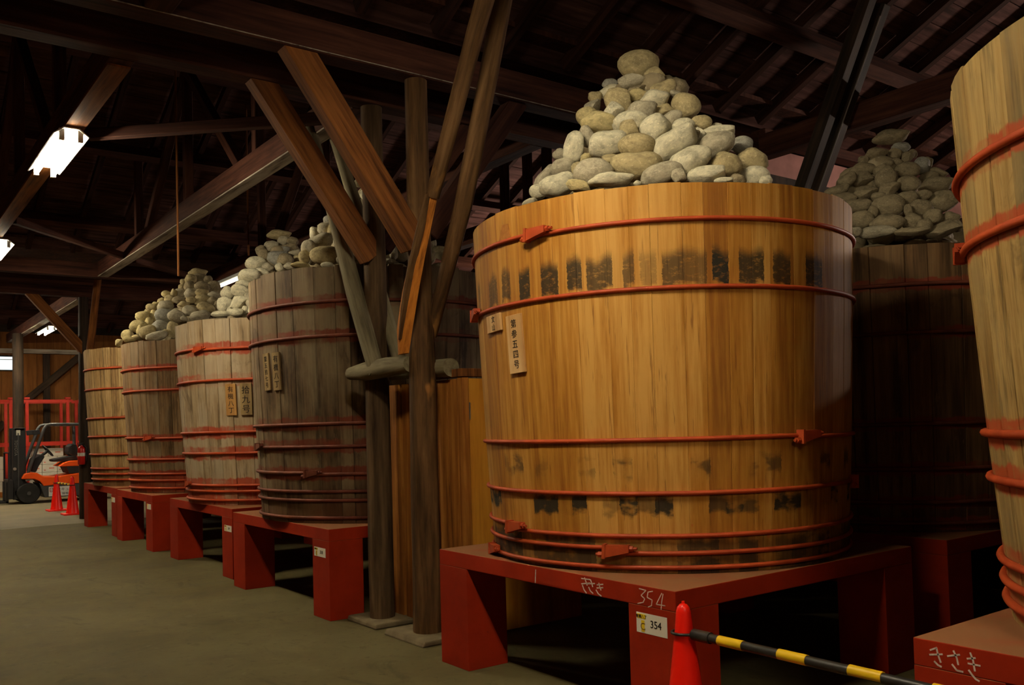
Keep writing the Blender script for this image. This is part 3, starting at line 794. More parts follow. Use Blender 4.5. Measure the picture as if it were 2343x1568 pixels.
stand(3.1696, 14.0, 2.2316, 2.0, 'red stand under the tan vat nearest to the forklift', (14.09, 14.30, .50, .572))
stand(5.43, 2.86, 2.03, 2.03, 'red stand in shade under the dim rear vat')
stand(3.009, -.31, 2.031, 2.03, 'red stand chalked in large strokes at the picture edge', None, ('kisaki6',))

# ------------------------------------------------------------------ vats
def m_stave(name, dark, mid, light, grey=None, gk=0.0, hoops=(), band=.045, red=(.24, .045, .018), redk=.85, low=None, burn=None, hs=34, H=2.0):
    k = N(name, .68, .22)
    o = k.obj(); x, y, z = k.sep(o)
    rn = k.rand()
    v = k.vmath('ADD', o, k.comb(k.math('MULTIPLY', rn, 23.0), 0.0, k.math('MULTIPLY', rn, 57.0)))
    f1 = k.noise(k.map(v, (1, 1, .025)), hs, 5, .62, .15)
    f2 = k.noise(k.map(v, (1, 1, .12)), 5.5, 4, .6)
    f = k.math('ADD', k.math('ADD', k.math('MULTIPLY', f1, .55), k.math('MULTIPLY', f2, .45)), k.math('MULTIPLY', k.math('SUBTRACT', rn, .5), .16))
    c = k.ramp(f, [(.33, dark), (.47, mid), (.63, light)])
    # open grain: sparse dark streaks
    st = k.step(k.noise(k.map(v, (1, 1, .018)), hs * 1.9, 3, .7), .60, .69)
    c = k.mix(k.math('MULTIPLY', st, .55 if burn is None else .6), c, dark if burn is None else (.16, .052, .008))
    if burn is None:      # old staves: dark runs from the rim and the hoops, worn blotches
        run = k.step(k.noise(k.map(v, (1, 1, .05)), 9, 5, .72), .53, .66, 0, .75)
        c = k.mix(run, c, tuple(q * .55 for q in dark))
        blot = k.step(k.noise(k.map(o, (1, 1, .7)), 3.1, 5, .7, .8), .54, .66, 0, .6)
        c = k.mix(blot, c, tuple(q * .8 for q in dark))
        c = k.mix(k.step(k.noise(k.map(v, (1, 1, .3)), 15, 4, .7), .62, .72, 0, .55), c, light)
    if grey is not None:
        gf = k.step(k.noise(k.map(v, (1, 1, .35)), 2.4, 5, .65), .42, .62, 0, gk)
        c = k.mix(gf, c, grey)
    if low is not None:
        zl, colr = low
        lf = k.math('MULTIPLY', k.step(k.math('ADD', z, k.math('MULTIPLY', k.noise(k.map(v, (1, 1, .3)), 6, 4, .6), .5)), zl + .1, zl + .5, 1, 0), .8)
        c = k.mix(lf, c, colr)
    if burn is not None:
        ang = k.math('FRACT', k.math('ADD', k.math('DIVIDE', k.math('ARCTAN2', y, x), 2 * PI), 1.0))
        wob = k.noise(k.map(o, (1, 1, 2.2)), 24, 4, .7); wv = k.math('SUBTRACT', wob, .5)
        ang2 = k.math('ADD', ang, k.math('MULTIPLY', wv, .0035))
        stops = [(0, (.1,)*3)]
        for a0, a1, d in burn:
            stops += [(((a0 + 360) % 360) / 360, (d,)*3), (((a1 + 360) % 360) / 360, (.10,)*3)]
        br = k.ramp(ang2, stops, 'CONSTANT')
        zz = k.math('ADD', z, k.math('MULTIPLY', k.math('SUBTRACT', k.noise(k.comb(k.math('MULTIPLY', ang, 60.0), 0, 0), 1.0, 1), .5), .15))
        zz = k.math('ADD', zz, k.math('MULTIPLY', wv, .05))
        zm = k.math('MULTIPLY', k.step(zz, 1.455, 1.485), k.step(zz, 1.60, 1.67, 1, 0))
        m1 = k.math('MULTIPLY', k.math('MULTIPLY', br, zm), k.step(wob, .28, .50, .45, 1.0))
        # two fainter rows lower down, in blocks about as wide as a stave half
        def blocks(n, seed, lo, hi):
            cell = k.math('FLOOR', k.math('ADD', k.math('MULTIPLY', ang2, n), seed))
            wn = k.n('TexWhiteNoise', noise_dimensions='1D'); k.put(wn.inputs['W'], cell)
            return k.step(wn.outputs['Value'], lo, hi)
        sm = k.noise(k.map(o, (1, 1, 1.6)), 7.5, 3, .55)
        zm2 = k.math('MULTIPLY', k.step(zz, .29, .32), k.step(zz, .37, .42, 1, 0))
        m2 = k.math('MULTIPLY', k.math('MULTIPLY', blocks(76, 3.3, .2, .5), zm2), k.step(sm, .36, .5, .35, .97))
        zm3 = k.math('MULTIPLY', k.step(zz, .47, .53), k.step(zz, .56, .62, 1, 0))
        m3 = k.math('MULTIPLY', k.math('MULTIPLY', blocks(70, 9.1, .4, .7), zm3), k.step(sm, .42, .56, .1, .7))
        zm4 = k.step(zz, .145, .205, 1, 0)
        m4 = k.math('MULTIPLY', k.math('ADD', k.math('MULTIPLY', blocks(64, 1.7, .1, .6), .45), .45), k.math('MULTIPLY', zm4, k.step(sm, .34, .5, .45, .95)))
        m = k.math('MAXIMUM', k.math('MAXIMUM', m1, m2), k.math('MAXIMUM', m3, m4))
        c = k.mix(m, c, (.016, .013, .009))
        # stray flecks of hoop paint
        fl_ = k.step(k.noise(k.map(o, (1, 1, .6)), 17, 2, .5), .755, .785, 0, .7)
        c = k.mix(fl_, c, (.42, .09, .02))
    if hoops and redk > 0:
        rag = k.math('MULTIPLY', k.math('SUBTRACT', k.noise(k.map(v, (1, 1, .5)), 8, 5, .7), .5), .09)
        zr = k.math('ADD', z, rag); tot = None
        for h in hoops:
            mm = k.step(k.math('ABSOLUTE', k.math('SUBTRACT', zr, h)), band * .75, band * 1.05, 1, 0)
            tot = mm if tot is None else k.math('MAXIMUM', tot, mm)
        tot = k.math('MULTIPLY', tot, k.step(k.noise(k.map(o, (1, 1, 1.5)), 2.2, 4, .6), .36, .56, .15, redk))
        tot = k.math('MULTIPLY', tot, k.step(f1, .3, .5, .55, 1))
        c = k.mix(tot, c, red)
    k.color(c); k.bump(f1, .35, .005)
    return k.m

def clamp_mesh():
    g = G()
    g.prism([(-.072, .034), (.078, .036), (.078, -.006), (-.072, -.040)], .004, .050)
    g.prism([(-.084, .040), (-.066, .040), (-.070, -.046), (-.090, -.046)], .0, .056)
    def hexrod(x0, x1, z, y, r, n=6): g.tube([(x0, y, z), (x1, y, z)], r, n)
    hexrod(-.118, -.086, -.024, .026, .019); hexrod(-.132, -.118, -.024, .026, .010, 8)
    hexrod(.078, .100, .015, .026, .018); hexrod(.100, .124, .015, .026, .010, 8)
    me = g.mesh('clamp'); return me
CLAMP = clamp_mesh()
def vat(label, cx, cy, rb, rt, H, ns, mstave, mhoop, hoops, seed, bulge=.012, hr=.0125, jag=.006, uneven=.0022, clampk=.8, groove=.0045):
    t = thing('wooden_vat', label, 'vat', (cx, cy, HS), 'tall hooped wooden vats')
    rnd = random.Random(seed)
    prof = lambda z: rb + (rt - rb) * z / H + bulge * math.sin(PI * min(max(z / H, 0), 1))
    ws = [rnd.uniform(.65, 1.35) for _ in range(ns)]; tot = sum(ws)
    a = rnd.uniform(0, 1)
    zs = (0, .35, .75)
    for wd in ws:
        da = 2 * PI * wd / tot; gp = .0006 if groove > .002 else .00015; a0 = a + gp; a1 = a + da - gp; a += da
        dr = rnd.uniform(-uneven, uneven); top = H + rnd.uniform(-jag, jag)
        e = (.0042 if groove > .002 else .002) / rt
        cols = [(a0, -groove), (a0 + e, 0), ((a0 + a1) / 2, 0), (a1 - e, 0), (a1, -groove)]
        g = G(); vs = []; nz = (0.0, H * .33, H * .7, top)
        for z in nz:
            for an, d in cols:
                r = prof(z) + dr + d; vs.append((r * math.cos(an), r * math.sin(an), z))
            for an in (a1, a0):
                r = prof(z) - .055; vs.append((r * math.cos(an), r * math.sin(an), z))
        fs = []
        for i in range(3):
            for j in range(7):
                j2 = (j + 1) % 7
                fs.append((i*7+j, i*7+j2, (i+1)*7+j2, (i+1)*7+j))
        fs.append(tuple(21 + j for j in range(7))); fs.append(tuple(range(7))[::-1])
        g.add(vs, fs)
        part('stave', g, mstave, t, smooth=28)
    part('lid_board', G().lathe([(prof(H) - .058, H - .16), (prof(H) - .058, H - .11)], 40), M_DARKWOOD, t)
    part('bottom_board', G().lathe([(prof(0) - .056, .05), (prof(0) - .056, .09)], 40), M_DARKWOOD, t)
    for hz, ca, lift in hoops:
        ca_ = math.radians(ca if ca is not None else rnd.uniform(-30, 110))
        pts = []; n = 96
        for i in range(n + 1):
            th = ca_ + 2 * PI * i / n
            z = hz + lift * (i / n - .5)
            r = prof(z) + hr * .75
            pts.append((r * math.cos(th), r * math.sin(th), z))
        h = part('hoop', G().tube(pts, hr, 8), mhoop, t, smooth=60)
        r = prof(hz) + .002
        m = Matrix.Translation((r * math.cos(ca_), r * math.sin(ca_), hz)) @ Matrix.Rotation(ca_, 4, 'Z') @ Matrix(((0, 1, 0, 0), (1, 0, 0, 0), (0, 0, 1, 0), (0, 0, 0, 1)))
        # local x -> tangent (increasing angle), local y -> outward
        c = link('clamp', CLAMP.copy(), h, mhoop); c.matrix_local = m @ Matrix.Diagonal((clampk, clampk, clampk, 1))
    t['prof'] = 0
    return t, prof
def plaque(t, prof, ang, z0, z1, wd, text, mat, size, tilt=0.0, name='name_plaque'):
    a = math.radians(ang); zc = (z0 + z1) / 2; r = prof(zc) + .006
    h = z1 - z0
    p = part(name, G().box((-wd/2, -.007, -h/2), (wd/2, .007, h/2)), mat, t, bevel=.002)
    sl = math.atan2(prof(z1) - prof(z0), h)
    p.matrix_local = Matrix.Translation((r * math.cos(a), r * math.sin(a), zc)) @ Matrix.Rotation(a + PI/2, 4, 'Z') @ Matrix.Rotation(sl, 4, 'X') @ Matrix.Rotation(tilt, 4, 'Y')
    if text:
        me = text_mesh('\n'.join(text), size, 1.12)
        o = link('lettering', me, p, M_INK, (0, -.0078, 0), (PI/2, 0, 0))
        # fit into the board
        xs = [v.co.x for v in me.vertices]; ys = [v.co.y for v in me.vertices]
        k = min(wd * .72 / (max(xs) - min(xs)), h * .86 / (max(ys) - min(ys)))
        cx = (max(xs) + min(xs)) / 2; cy = (max(ys) + min(ys)) / 2
        ky = h * .84 / (max(ys) - min(ys)) 
        o.scale = (k, min(ky, k * 1.1), 1); o.location = (-cx * k, -.0078, -cy * o.scale[1])
    return p

z_ = lambda L: [round(a - HS, 4) for a in L]
BURN = [(152.6, 156, .6), (165.2, 171.5, .75), (174.1, 178.3, .8), (-177.8, -173.2, .95), (-170.1, -164.4, .92), (-161.6, -156.6, .92), (-155, -148.5, .85),
        (-145.6, -142.2, .75), (-140.9, -137, .45), (-135.6, -130.1, .8), (-130.0, -124.3, .7), (-122.6, -118.5, 1), (-116.5, -108.5, .92), (-106.1, -100.6, .88), (-94.6, -88.4, .92)]
BURN = sorted(BURN, key=lambda b: (b[0] + 360) % 360)
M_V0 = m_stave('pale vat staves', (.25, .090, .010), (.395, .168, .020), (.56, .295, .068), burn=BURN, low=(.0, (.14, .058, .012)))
v0, p0 = vat('large pale golden vat with red hoops and black smudge rows', 4.14, 3.978, 1.0763, 1.1653, 1.9864, 46, M_V0, M_HOOP,
    [(1.807, -168.6, .014), (1.459, 153.5, .01), (.683, -94.6, .01), (.409, -61.5, .01), (.205, 175.3, .03), (.118, -149.3, .026), (.036, 156.5, .012)], 11, .010, .0118, .004, .0012, groove=.0012, clampk=.86)
plaque(v0, p0, 180.35, 1.068, 1.394, .138, '第参五四号', M_PLAQUE, .06, -.04)
plaque(v0, p0, 169.2, 1.320, 1.420, .185, '文山', M_PLAQUE, .05, -.03, 'small_plaque')
a_ = math.radians(177.5)
sm_ = part('stain_mark', G().prism([(-.072, -.052), (.060, -.050), (.036, .052), (-.026, .056)], -.0022, .002), plain('old paper mark', (.34, .135, .032), .9, .1, .3, 30), v0)
sm_.matrix_local = Matrix.Translation((p0(1.86) * math.cos(a_), p0(1.86) * math.sin(a_), 1.855)) @ Matrix.Rotation(a_ + PI/2, 4, 'Z') @ Matrix.Rotation(.045, 4, 'X')
H4 = z_([2.555, 2.266, 1.543, 1.358, 1.130, .981, .908, .762])
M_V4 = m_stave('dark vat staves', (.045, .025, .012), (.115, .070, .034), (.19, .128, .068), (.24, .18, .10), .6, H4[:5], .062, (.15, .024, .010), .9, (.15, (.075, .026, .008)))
v4, p4 = vat('tall dark weathered vat half hidden by the two log posts', 4.1, 7.59, 1.115, 1.205, 2.126, 44, M_V4, M_HOOPD,
    [(h, c, .012) for h, c in zip(H4, (None, None, None, 175, -148.8, None, None, None))], 21, .012, .014, .012, .004)
plaque(v4, p4, -173.6, 1.130, 1.452, .098, '第五拾七号', M_PLAQUE_OLD, .06, -.03)
plaque(v4, p4, -166.2, 1.125, 1.450, .102, '有機八丁', M_PLAQUE_OLD, .06, -.02)
H3 = z_([2.388, 2.05, 1.492, 1.268, .93, .86, .766])
M_V3 = m_stave('whitish vat staves', (.11, .062, .026), (.26, .18, .095), (.40, .30, .18), (.42, .345, .235), .6, H3, .075, (.32, .05, .02), .95, None)
v3, p3 = vat('whitish weathered vat with broad red bands and two plaques', 4.14, 10.12, 1.05, 1.175, 1.9865, 44, M_V3, M_HOOP,
    [(h, c, .012) for h, c in zip(H3, (-158.4, None, None, None, 178, None, None))], 31, .012, .014, .010, .004)
plaque(v3, p3, -139.5, .955, 1.29, .122, '有機八丁', M_PLAQUE_OR, .06, .0)
plaque(v3, p3, -131.0, .955, 1.29, .128, '拾九号', M_PLAQUE_OLD, .06, .0)
H2 = z_([2.359, 2.068, 1.439, 1.157, .967, .881, .783])
M_V2 = m_stave('brownish vat staves', (.09, .048, .018), (.20, .118, .052), (.30, .19, .09), (.26, .20, .125), .5, H2, .05, (.24, .030, .010), .92, (.12, (.13, .026, .009)))
v2, p2 = vat('brownish grey vat with red bands, second from the forklift', 4.14, 12.82, 1.02, 1.13, 2.0065, 44, M_V2, M_HOOP,
    [(h, c, .012) for h, c in zip(H2, (None, None, -150.6, None, None, None, None))], 41, .012, .014, .010, .004)
H1 = z_([2.513, 2.201, 1.755, 1.475, 1.2, .979, .899, .811])
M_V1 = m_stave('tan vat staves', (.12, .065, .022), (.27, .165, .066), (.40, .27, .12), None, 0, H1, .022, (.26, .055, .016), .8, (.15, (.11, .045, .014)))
v1, p1 = vat('tan vat with thin red hoops, nearest to the forklift', 4.14, 15.18, 1.02, 1.14, 2.1065, 44, M_V1, M_HOOP,
    [(h, None, .01) for h in H1], 51, .012, .013, .010, .004)
H5 = z_([2.349, 2.028, 1.429, 1.134, .912, .771])
M_V5 = m_stave('shaded vat staves', (.06, .030, .012), (.14, .075, .030), (.21, .12, .052), None, 0, H5, .045, (.19, .028, .012), .9, (.1, (.06, .02, .01)))
v5, p5 = vat('shaded dark brown vat standing behind the pale vat', 6.46, 3.872, 1.055, 1.125, 1.90, 44, M_V5, M_HOOPD,
    [(h, None, .01) for h in H5], 61, .012, .013, .010, .004)
H6 = z_([2.395, 2.125, 1.420, 1.250, .945, .866, .79])
M_V6 = m_stave('yellowish vat staves', (.11, .058, .015), (.27, .158, .045), (.41, .27, .095), (.25, .19, .085), .5, H6, .058, (.33, .058, .016), .98, (-.15, (.30, .05, .015)))
v6, p6 = vat('tall weathered yellowish vat cut off by the picture edge', 4.075, .7, 1.062, 1.20, 2.04, 44, M_V6, M_HOOP,
    [(h, c, .012) for h, c in zip(H6, (20, 118, 10, 30, 45, 60, 75))], 71, .012, .016, .014, .005)

# ------------------------------------------------------------------ weight stones
TONES = {'G': ('grey', (.42, .37, .26)), 'L': ('light grey', (.60, .55, .39)), 'O': ('olive', (.42, .34, .18)), 'Y': ('yellowish', (.50, .41, .20)),
         'D': ('dull brown', (.28, .225, .135)), 'B': ('bluish grey', (.31, .295, .245))}
def m_stone(nm, c):
    k = N('stone ' + nm, .85, .2)
    v = k.vmath('ADD', k.obj(), k.comb(k.math('MULTIPLY', k.rand(), 31.0), k.math('MULTIPLY', k.rand(), 17.0), 0))
    a = k.noise(v, 1.6, 5, .65, .5); b = k.noise(v, 5.5, 6, .75); s_ = k.noise(v, 22, 2, .5)
    col = k.ramp(a, [(.32, tuple(x * .62 for x in c)), (.5, c), (.68, tuple(x * 1.22 for x in c))])
    col = k.mix(k.step(b, .55, .64, 0, .75), col, tuple(min(1, x * 1.5 + .05) for x in c))
    col = k.mix(k.step(b, .46, .34, 0, .65), col, tuple(x * .5 for x in c))
    col = k.mix(k.step(s_, .64, .72, 0, .45), col, (.62, .57, .43))
    k.color(col); k.bump(b, .6, .014); return k.m
MST = {t: m_stone(n, c) for t, (n, c) in TONES.items()}
def stone_mesh(seed, kind):
    rnd = random.Random(seed)
    bm = bmesh.new(); bmesh.ops.create_icosphere(bm, subdivisions=3 if kind in 'ros' else 3, radius=1)
    off = Vector((seed * 3.7, seed * 1.3, 0))
    planes = []
    if kind == 'c':
        for _ in range(7):
            n = Vector((rnd.gauss(0, 1), rnd.gauss(0, 1), rnd.gauss(0, 1))).normalized(); planes.append((n, rnd.uniform(.5, .82)))
    elif kind == 'o' and seed % 2 == 0:
        for _ in range(2 + seed % 3):
            n = Vector((rnd.gauss(0, 1), -abs(rnd.gauss(0, 1)), rnd.gauss(0, 1))).normalized(); planes.append((n, rnd.uniform(.72, .88)))
    for v in bm.verts:
        p = v.co.copy(); u = p.normalized()
        if kind == 's':
            q = 3.6
            k = (abs(u.x) ** 5 + abs(u.y) ** 2.6 + abs(u.z) ** 2.6) ** (-1 / 3.2); p = u * min(k, 1.25)
        p = p * (1 + (.24 if kind != 'r' else .10) * mnoise.noise(u * 1.1 + off) + (.07 if kind == 'c' else .035) * mnoise.noise(u * 3.1 + off))
        for n, d in planes:
            e = p.dot(n) - d
            if e > 0: p -= n * e * (.92 if kind == 'c' else .8)
        v.co = p
    for ax in range(3):
        lo = min(v.co[ax] for v in bm.verts); hi = max(v.co[ax] for v in bm.verts)
        for v in bm.verts: v.co[ax] = (v.co[ax] - lo) / (hi - lo) * 2 - 1
    me = bpy.data.meshes.new('stone'); bm.to_mesh(me); bm.free()
    me.polygons.foreach_set('use_smooth', [True] * len(me.polygons))
    if kind == 'c': me.set_sharp_from_angle(angle=math.radians(38))
    return me
BASE = {}
def base(kind, tone, i):
    k = (kind, tone, i)
    if k not in BASE:
        me = stone_mesh({'o': 0, 'r': 100, 'c': 200, 's': 300}[kind] + i, kind); me.materials.append(MST[tone]); BASE[k] = me
    return BASE[k]
SHAPES = {'o': 'oval', 'r': 'round', 'c': 'broken', 's': 'blocky'}
ORD = 'first second third fourth fifth sixth seventh eighth ninth tenth eleventh twelfth thirteenth fourteenth fifteenth sixteenth'.split()
NUM = 'one two three four five six seven eight nine'.split()
PILES = {'0': ('pale vat', 7), '5': ('rear vat', 6), '4': ('dark vat', 5), '3': ('whitish vat', 6), '2': ('brownish vat', 8)}
by = {}
for line in STONES.strip().splitlines():
    q = line.split(',')
    if q[0] == '5': q[11] = {'G': 'D', 'O': 'D', 'L': 'G'}.get(q[11], q[11])  # rear heap's shade put into the stone colours by swapping in darker tones
    q[12:] = q[12:]; by.setdefault(q[0], []).append(([float(a) for a in q[1:11]], q[11], q[12]))
CORE = {'0': (4.14, 3.978, 2.70, 1.17), '5': (6.46, 3.872, 2.6135, 1.06), '3': (4.14, 10.12, 2.70, 1.16), '4': (4.1, 7.59, 2.8395, 1.14), '2': (4.14, 12.82, 2.72, 1.12)}
for key, rows in by.items():
    vn, nc = PILES[key]
    vs_ = sorted(r[0][1] for r in rows)
    rows.sort(key=lambda r: r[0][1])
    per = len(rows) / nc
    courses = {}
    for i, r in enumerate(rows): courses.setdefault(0 if i == 0 else 1 + int((i - 1) / ((len(rows) - 1) / (nc - 1) + 1e-6)), []).append(r)
    idx = 0
    for ci, cs in courses.items():
        cs.sort(key=lambda r: r[0][0])
        for k_, (d, tone, sh) in enumerate(cs):
            u, v, x, y, z, a, b, c, rot, az = d
            idx += 1
            nm = {'o': (idx * 7) % 9, 'r': idx % 4, 'c': (idx * 5) % 8, 's': idx % 2}[sh]
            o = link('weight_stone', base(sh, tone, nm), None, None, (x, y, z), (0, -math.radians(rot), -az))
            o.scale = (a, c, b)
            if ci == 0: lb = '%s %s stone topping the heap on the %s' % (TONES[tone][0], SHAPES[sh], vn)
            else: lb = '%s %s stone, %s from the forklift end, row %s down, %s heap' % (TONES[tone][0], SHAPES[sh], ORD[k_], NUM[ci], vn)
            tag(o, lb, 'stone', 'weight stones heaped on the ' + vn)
# the stones packed inside and behind each heap, of which the photo shows next to nothing
for key, (cx, cy, zr, h) in CORE.items():
    rnd = random.Random(int(key) + 90); g = G()
    bm = bmesh.new(); bmesh.ops.create_icosphere(bm, subdivisions=2, radius=1)
    V_ = [v.co.copy() for v in bm.verts]; F_ = [tuple(v.index for v in f.verts) for f in bm.faces]; bm.free()
    cam_a = math.atan2(-cy, -cx)
    zc = zr - .06
    while zc < zr + h * .78:
        rm = (1 - (zc - zr) / h) * .95
        for ring in range(3):
            r = rm * (.78, .5, .2)[ring]; n = max(1, int(2 * PI * r / .21))
            for i in range(n):
                an = 2 * PI * i / n + rnd.random()
                front = math.cos(an - cam_a) > -.15
                rr = r * (.72 if front else 1.0)
                s_ = Vector((rnd.uniform(.09, .14), rnd.uniform(.09, .14), rnd.uniform(.07, .10)))
                m = Matrix.Rotation(rnd.random() * 6, 3, 'Z')
                p = Vector((cx + rr * math.cos(an), cy + rr * math.sin(an), zc + rnd.uniform(-.02, .02)))
                g.add([p + m @ Vector((q.x * s_.x, q.y * s_.y, q.z * s_.z)) for q in V_], F_)
        zc += .135
    o = part('packed_stones', g, MST['D'], None, smooth=60)
    tag(stuff(o), 'stones packed inside and behind the heap on the ' + PILES[key][0], 'stones')

# ------------------------------------------------------------------ plank booth behind the log posts
bt = thing('plank_booth', 'wooden plank booth with a pine side panel between the two vats', 'booth', (3.47, 5.28, 0))
for y0, y1 in ((.03, .155), (.162, .29), (.297, .42), (.70, .82), (.86, 1.06)):
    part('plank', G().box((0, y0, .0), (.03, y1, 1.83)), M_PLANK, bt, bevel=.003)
part('inner_lining', G().box((.25, .05, 0), (.28, 1.06, 1.80)), M_DARK, bt)
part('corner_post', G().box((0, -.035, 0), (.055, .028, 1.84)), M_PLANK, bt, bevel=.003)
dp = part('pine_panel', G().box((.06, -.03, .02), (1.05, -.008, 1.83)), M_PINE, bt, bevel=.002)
part('hinge', G().box((.056, -.036, 1.54), (.066, -.03, 1.66)), M_METAL, dp)
part('top_trim', G().box((-.01, -.045, 1.842), (1.06, .03, 1.90)).box((-.01, .03, 1.842), (.05, .45, 1.90)), M_BRACE, bt, bevel=.004)

# ------------------------------------------------------------------ traffic cones and bars
def cone(x, y, label, h=.70, tip=.03):
    t = thing('traffic_cone', label, 'cone', (x, y, 0), 'red traffic cones')
    part('cone_body', G().lathe([(.118, .03), (.112, .05), (.0385, .612), (.031, .688), (.026, .706), (.016, .718), (.007, .7215), (.0065, .731)], 40), M_CONE, t, smooth=35)
    part('cone_base', G().box((-.18, -.18, 0), (.18, .18, .03)), M_CONE, t, bevel=.008)
    return t
cone(2.842, 2.645, 'large bright red cone in front of the stand marked 354')
c_a = cone(3.40, 20.0, 'far red cone standing nearer the forklift wheel')
c_b = cone(3.46, 18.75, 'far red cone standing by the far stand corner')
def ring(x, y, z, r): return [(x + r * math.cos(2*PI*i/28), y + r * math.sin(2*PI*i/28), z) for i in range(28)]
b = thing('barrier_bar', 'black and yellow barrier bar hooked on the large red cone', 'barrier')
part('loop_handle', G().tube(ring(2.842, 2.645, .600, .051), .0065, 8, closed=True), M_BARB, b, smooth=60)
part('sleeve', G().tube([(2.842, 2.592, .600), (2.842, 2.50, .600)], .024, 18), M_BARB, b, smooth=40)
part('bar_tube', G().tube([(2.842, 2.53, .600), (2.842, .98, .594)], .019, 18), M_BARB, b, smooth=40)
for y0, y1 in ((2.455, 2.333), (2.164, 2.04), (1.865, 1.739), (1.56, 1.43), (1.25, 1.12)):
    part('yellow_band', G().tube([(2.842, y0, .5995), (2.842, y1, .599)], .0205, 18), M_BARY, b, smooth=40)
part('loop_handle', G().tube(ring(2.842, .93, .594, .051), .0065, 8, closed=True), M_BARB, b, smooth=60)
cone(2.842, .93, 'red cone holding the other end of the barrier bar')
b = thing('barrier_bar', 'far yellow and black bar joining two small red cones', 'barrier')
part('bar_tube', G().tube([(3.40, 19.94, .56), (3.46, 18.82, .56)], .019, 12), M_BARB, b, smooth=40)
for k in range(4):
    f0 = .12 + k * .22; f1 = f0 + .11
    part('yellow_band', G().tube([(3.40 + .06 * f, 19.94 - 1.12 * f, .56) for f in (f0, f1)], .021, 12), M_BARY, b, smooth=40)
for cx_, cy_ in ((3.40, 20.0), (3.46, 18.75)):
    part('loop_handle', G().tube(ring(cx_, cy_, .56, .056), .007, 8, closed=True), M_BARB, b, smooth=60)

# ------------------------------------------------------------------ forklift (side on, mast towards -x)
fk = thing('forklift', 'small orange forklift standing side-on before the end wall', 'forklift', (0, 22.6, 0))
fx = lambda u: 3.082 + (u - 43) * .0091
fz = lambda v, u=100: .035 + (1150 - v) * .0097 - (u - 65) * .00012
PX = lambda pts: [(fx(u), fz(v, u)) for u, v in pts]
W_ = .95
part('body', G().prism(PX([(50, 1096), (57, 1084), (70, 1081), (84, 1083), (98, 1092), (125, 1093.5), (160, 1089), (200, 1084), (222, 1086), (222, 1110), (130, 1112), (98, 1114), (90, 1103), (78, 1097), (62, 1096)]), 0, W_), M_ORANGE, fk, bevel=.02)
part('chassis', G().prism(PX([(88, 1106), (98, 1113.5), (222, 1110), (222, 1136), (200, 1141), (100, 1141)]), .02, W_ - .02), M_GREYPAINT, fk, bevel=.012)
part('counterweight', G().prism(PX([(186, 1086), (226, 1072), (238, 1085), (238, 1125), (225, 1136), (186, 1136)]), .0, W_), M_GREYPAINT, fk, bevel=.03)
part('seat_hood', G().prism(PX([(134, 1070), (146, 1062), (160, 1057.5), (218, 1056), (218, 1069), (175, 1070)]), .06, W_ - .06), M_ORANGE, fk, bevel=.015)
part('engine_cover', G().prism(PX([(150, 1070), (218, 1069), (218, 1086), (158, 1087)]), .08, W_ - .08), M_BLACKP, fk)
st = part('seat', G().prism(PX([(122, 1054), (135, 1051), (160, 1047), (178, 1044), (182, 1056), (150, 1059), (124, 1059)]), .25, .72), M_BLACKP, fk, bevel=.02)
part('backrest', G().prism(PX([(158, 1036), (160, 1024), (168, 1017), (178, 1018), (186, 1044), (170, 1047), (162, 1043)]), .26, .70), M_BLACKP, st, bevel=.02)
part('dashboard', G().prism(PX([(72, 1080), (80, 1050), (96, 1040), (104, 1046), (90, 1068), (84, 1082)]), .15, W_ - .15), M_BLACKP, fk, bevel=.02)
part('steering_column', G().tube([(fx(92), .47, fz(1052)), (fx(116), .47, fz(1033))], .035, 10), M_BLACKP, fk, smooth=40)
sw = G(); cc = Vector((fx(116), .47, fz(1033))); ax_ = Vector((fx(116) - fx(92), 0, fz(1033) - fz(1052))).normalized(); e1 = Vector((0, 1, 0)); e2 = ax_.cross(e1)
sw.tube([cc + (e1 * math.cos(2*PI*i/24) + e2 * math.sin(2*PI*i/24)) * .16 for i in range(24)], .014, 8, closed=True)
for q in range(3): sw.tube([cc, cc + (e1 * math.cos(2*PI*q/3) + e2 * math.sin(2*PI*q/3)) * .16], .010, 6)
part('steering_wheel', sw, M_BLACKP, fk, smooth=50)
for yy in (.06, W_ - .06):
    g = G(); g.tube([(fx(u), yy, fz(v, u)) for u, v in ((64, 1083), (78, 1045), (93, 1002), (101, 980), (107, 972.5), (115, 970.5), (150, 970.5), (186, 971))], .035, 10)
    part('guard_pillar', g, M_GREYPAINT, fk, smooth=40)
    part('rear_pillar', G().tube([(fx(185), yy, fz(971, 185)), (fx(187), yy, fz(1058, 187))], .036, 10), M_GREYPAINT, fk, smooth=40)
for i in range(4):
    u = 122 + i * 18
    part('roof_bar', G().box((fx(u), .06, fz(973, u) - .012), (fx(u) + .03, W_ - .06, fz(973, u) + .03)), M_GREYPAINT, fk)
ms = thing_mast = None
for yy in (.17, .66):
    mp = part('mast_rail', G().box((fx(33.5), yy, .10), (fx(62), yy + .12, fz(978, 48))), M_BLACKP, fk, bevel=.01)
    part('mast_channel', G().box((fx(44), yy - .012, .14), (fx(46.5), yy + .001, fz(990, 48))), M_GREYPAINT, mp)
    if yy < .3:
        part('white_sticker', G().box((fx(41), yy - .004, fz(995, 45)), (fx(50), yy - .0005, fz(983, 45))), M_PAPER, mp)
        me = text_mesh('TOYOTA', .085); o = link('lettering', me, mp, plain('faded lettering', (.22, .21, .19)), (fx(40), yy - .003, fz(1024, 45)), (PI/2, PI/2, 0))
        part('pivot_bolt', G().tube([(fx(37), yy - .03, fz(1072)), (fx(37), yy, fz(1072))], .035, 14), M_METAL, mp)
part('mast_crossbar', G().box((fx(38), .17, fz(984, 48)), (fx(58), .78, fz(979, 48))).box((fx(38), .17, .2), (fx(58), .78, .3)), M_BLACKP, fk)
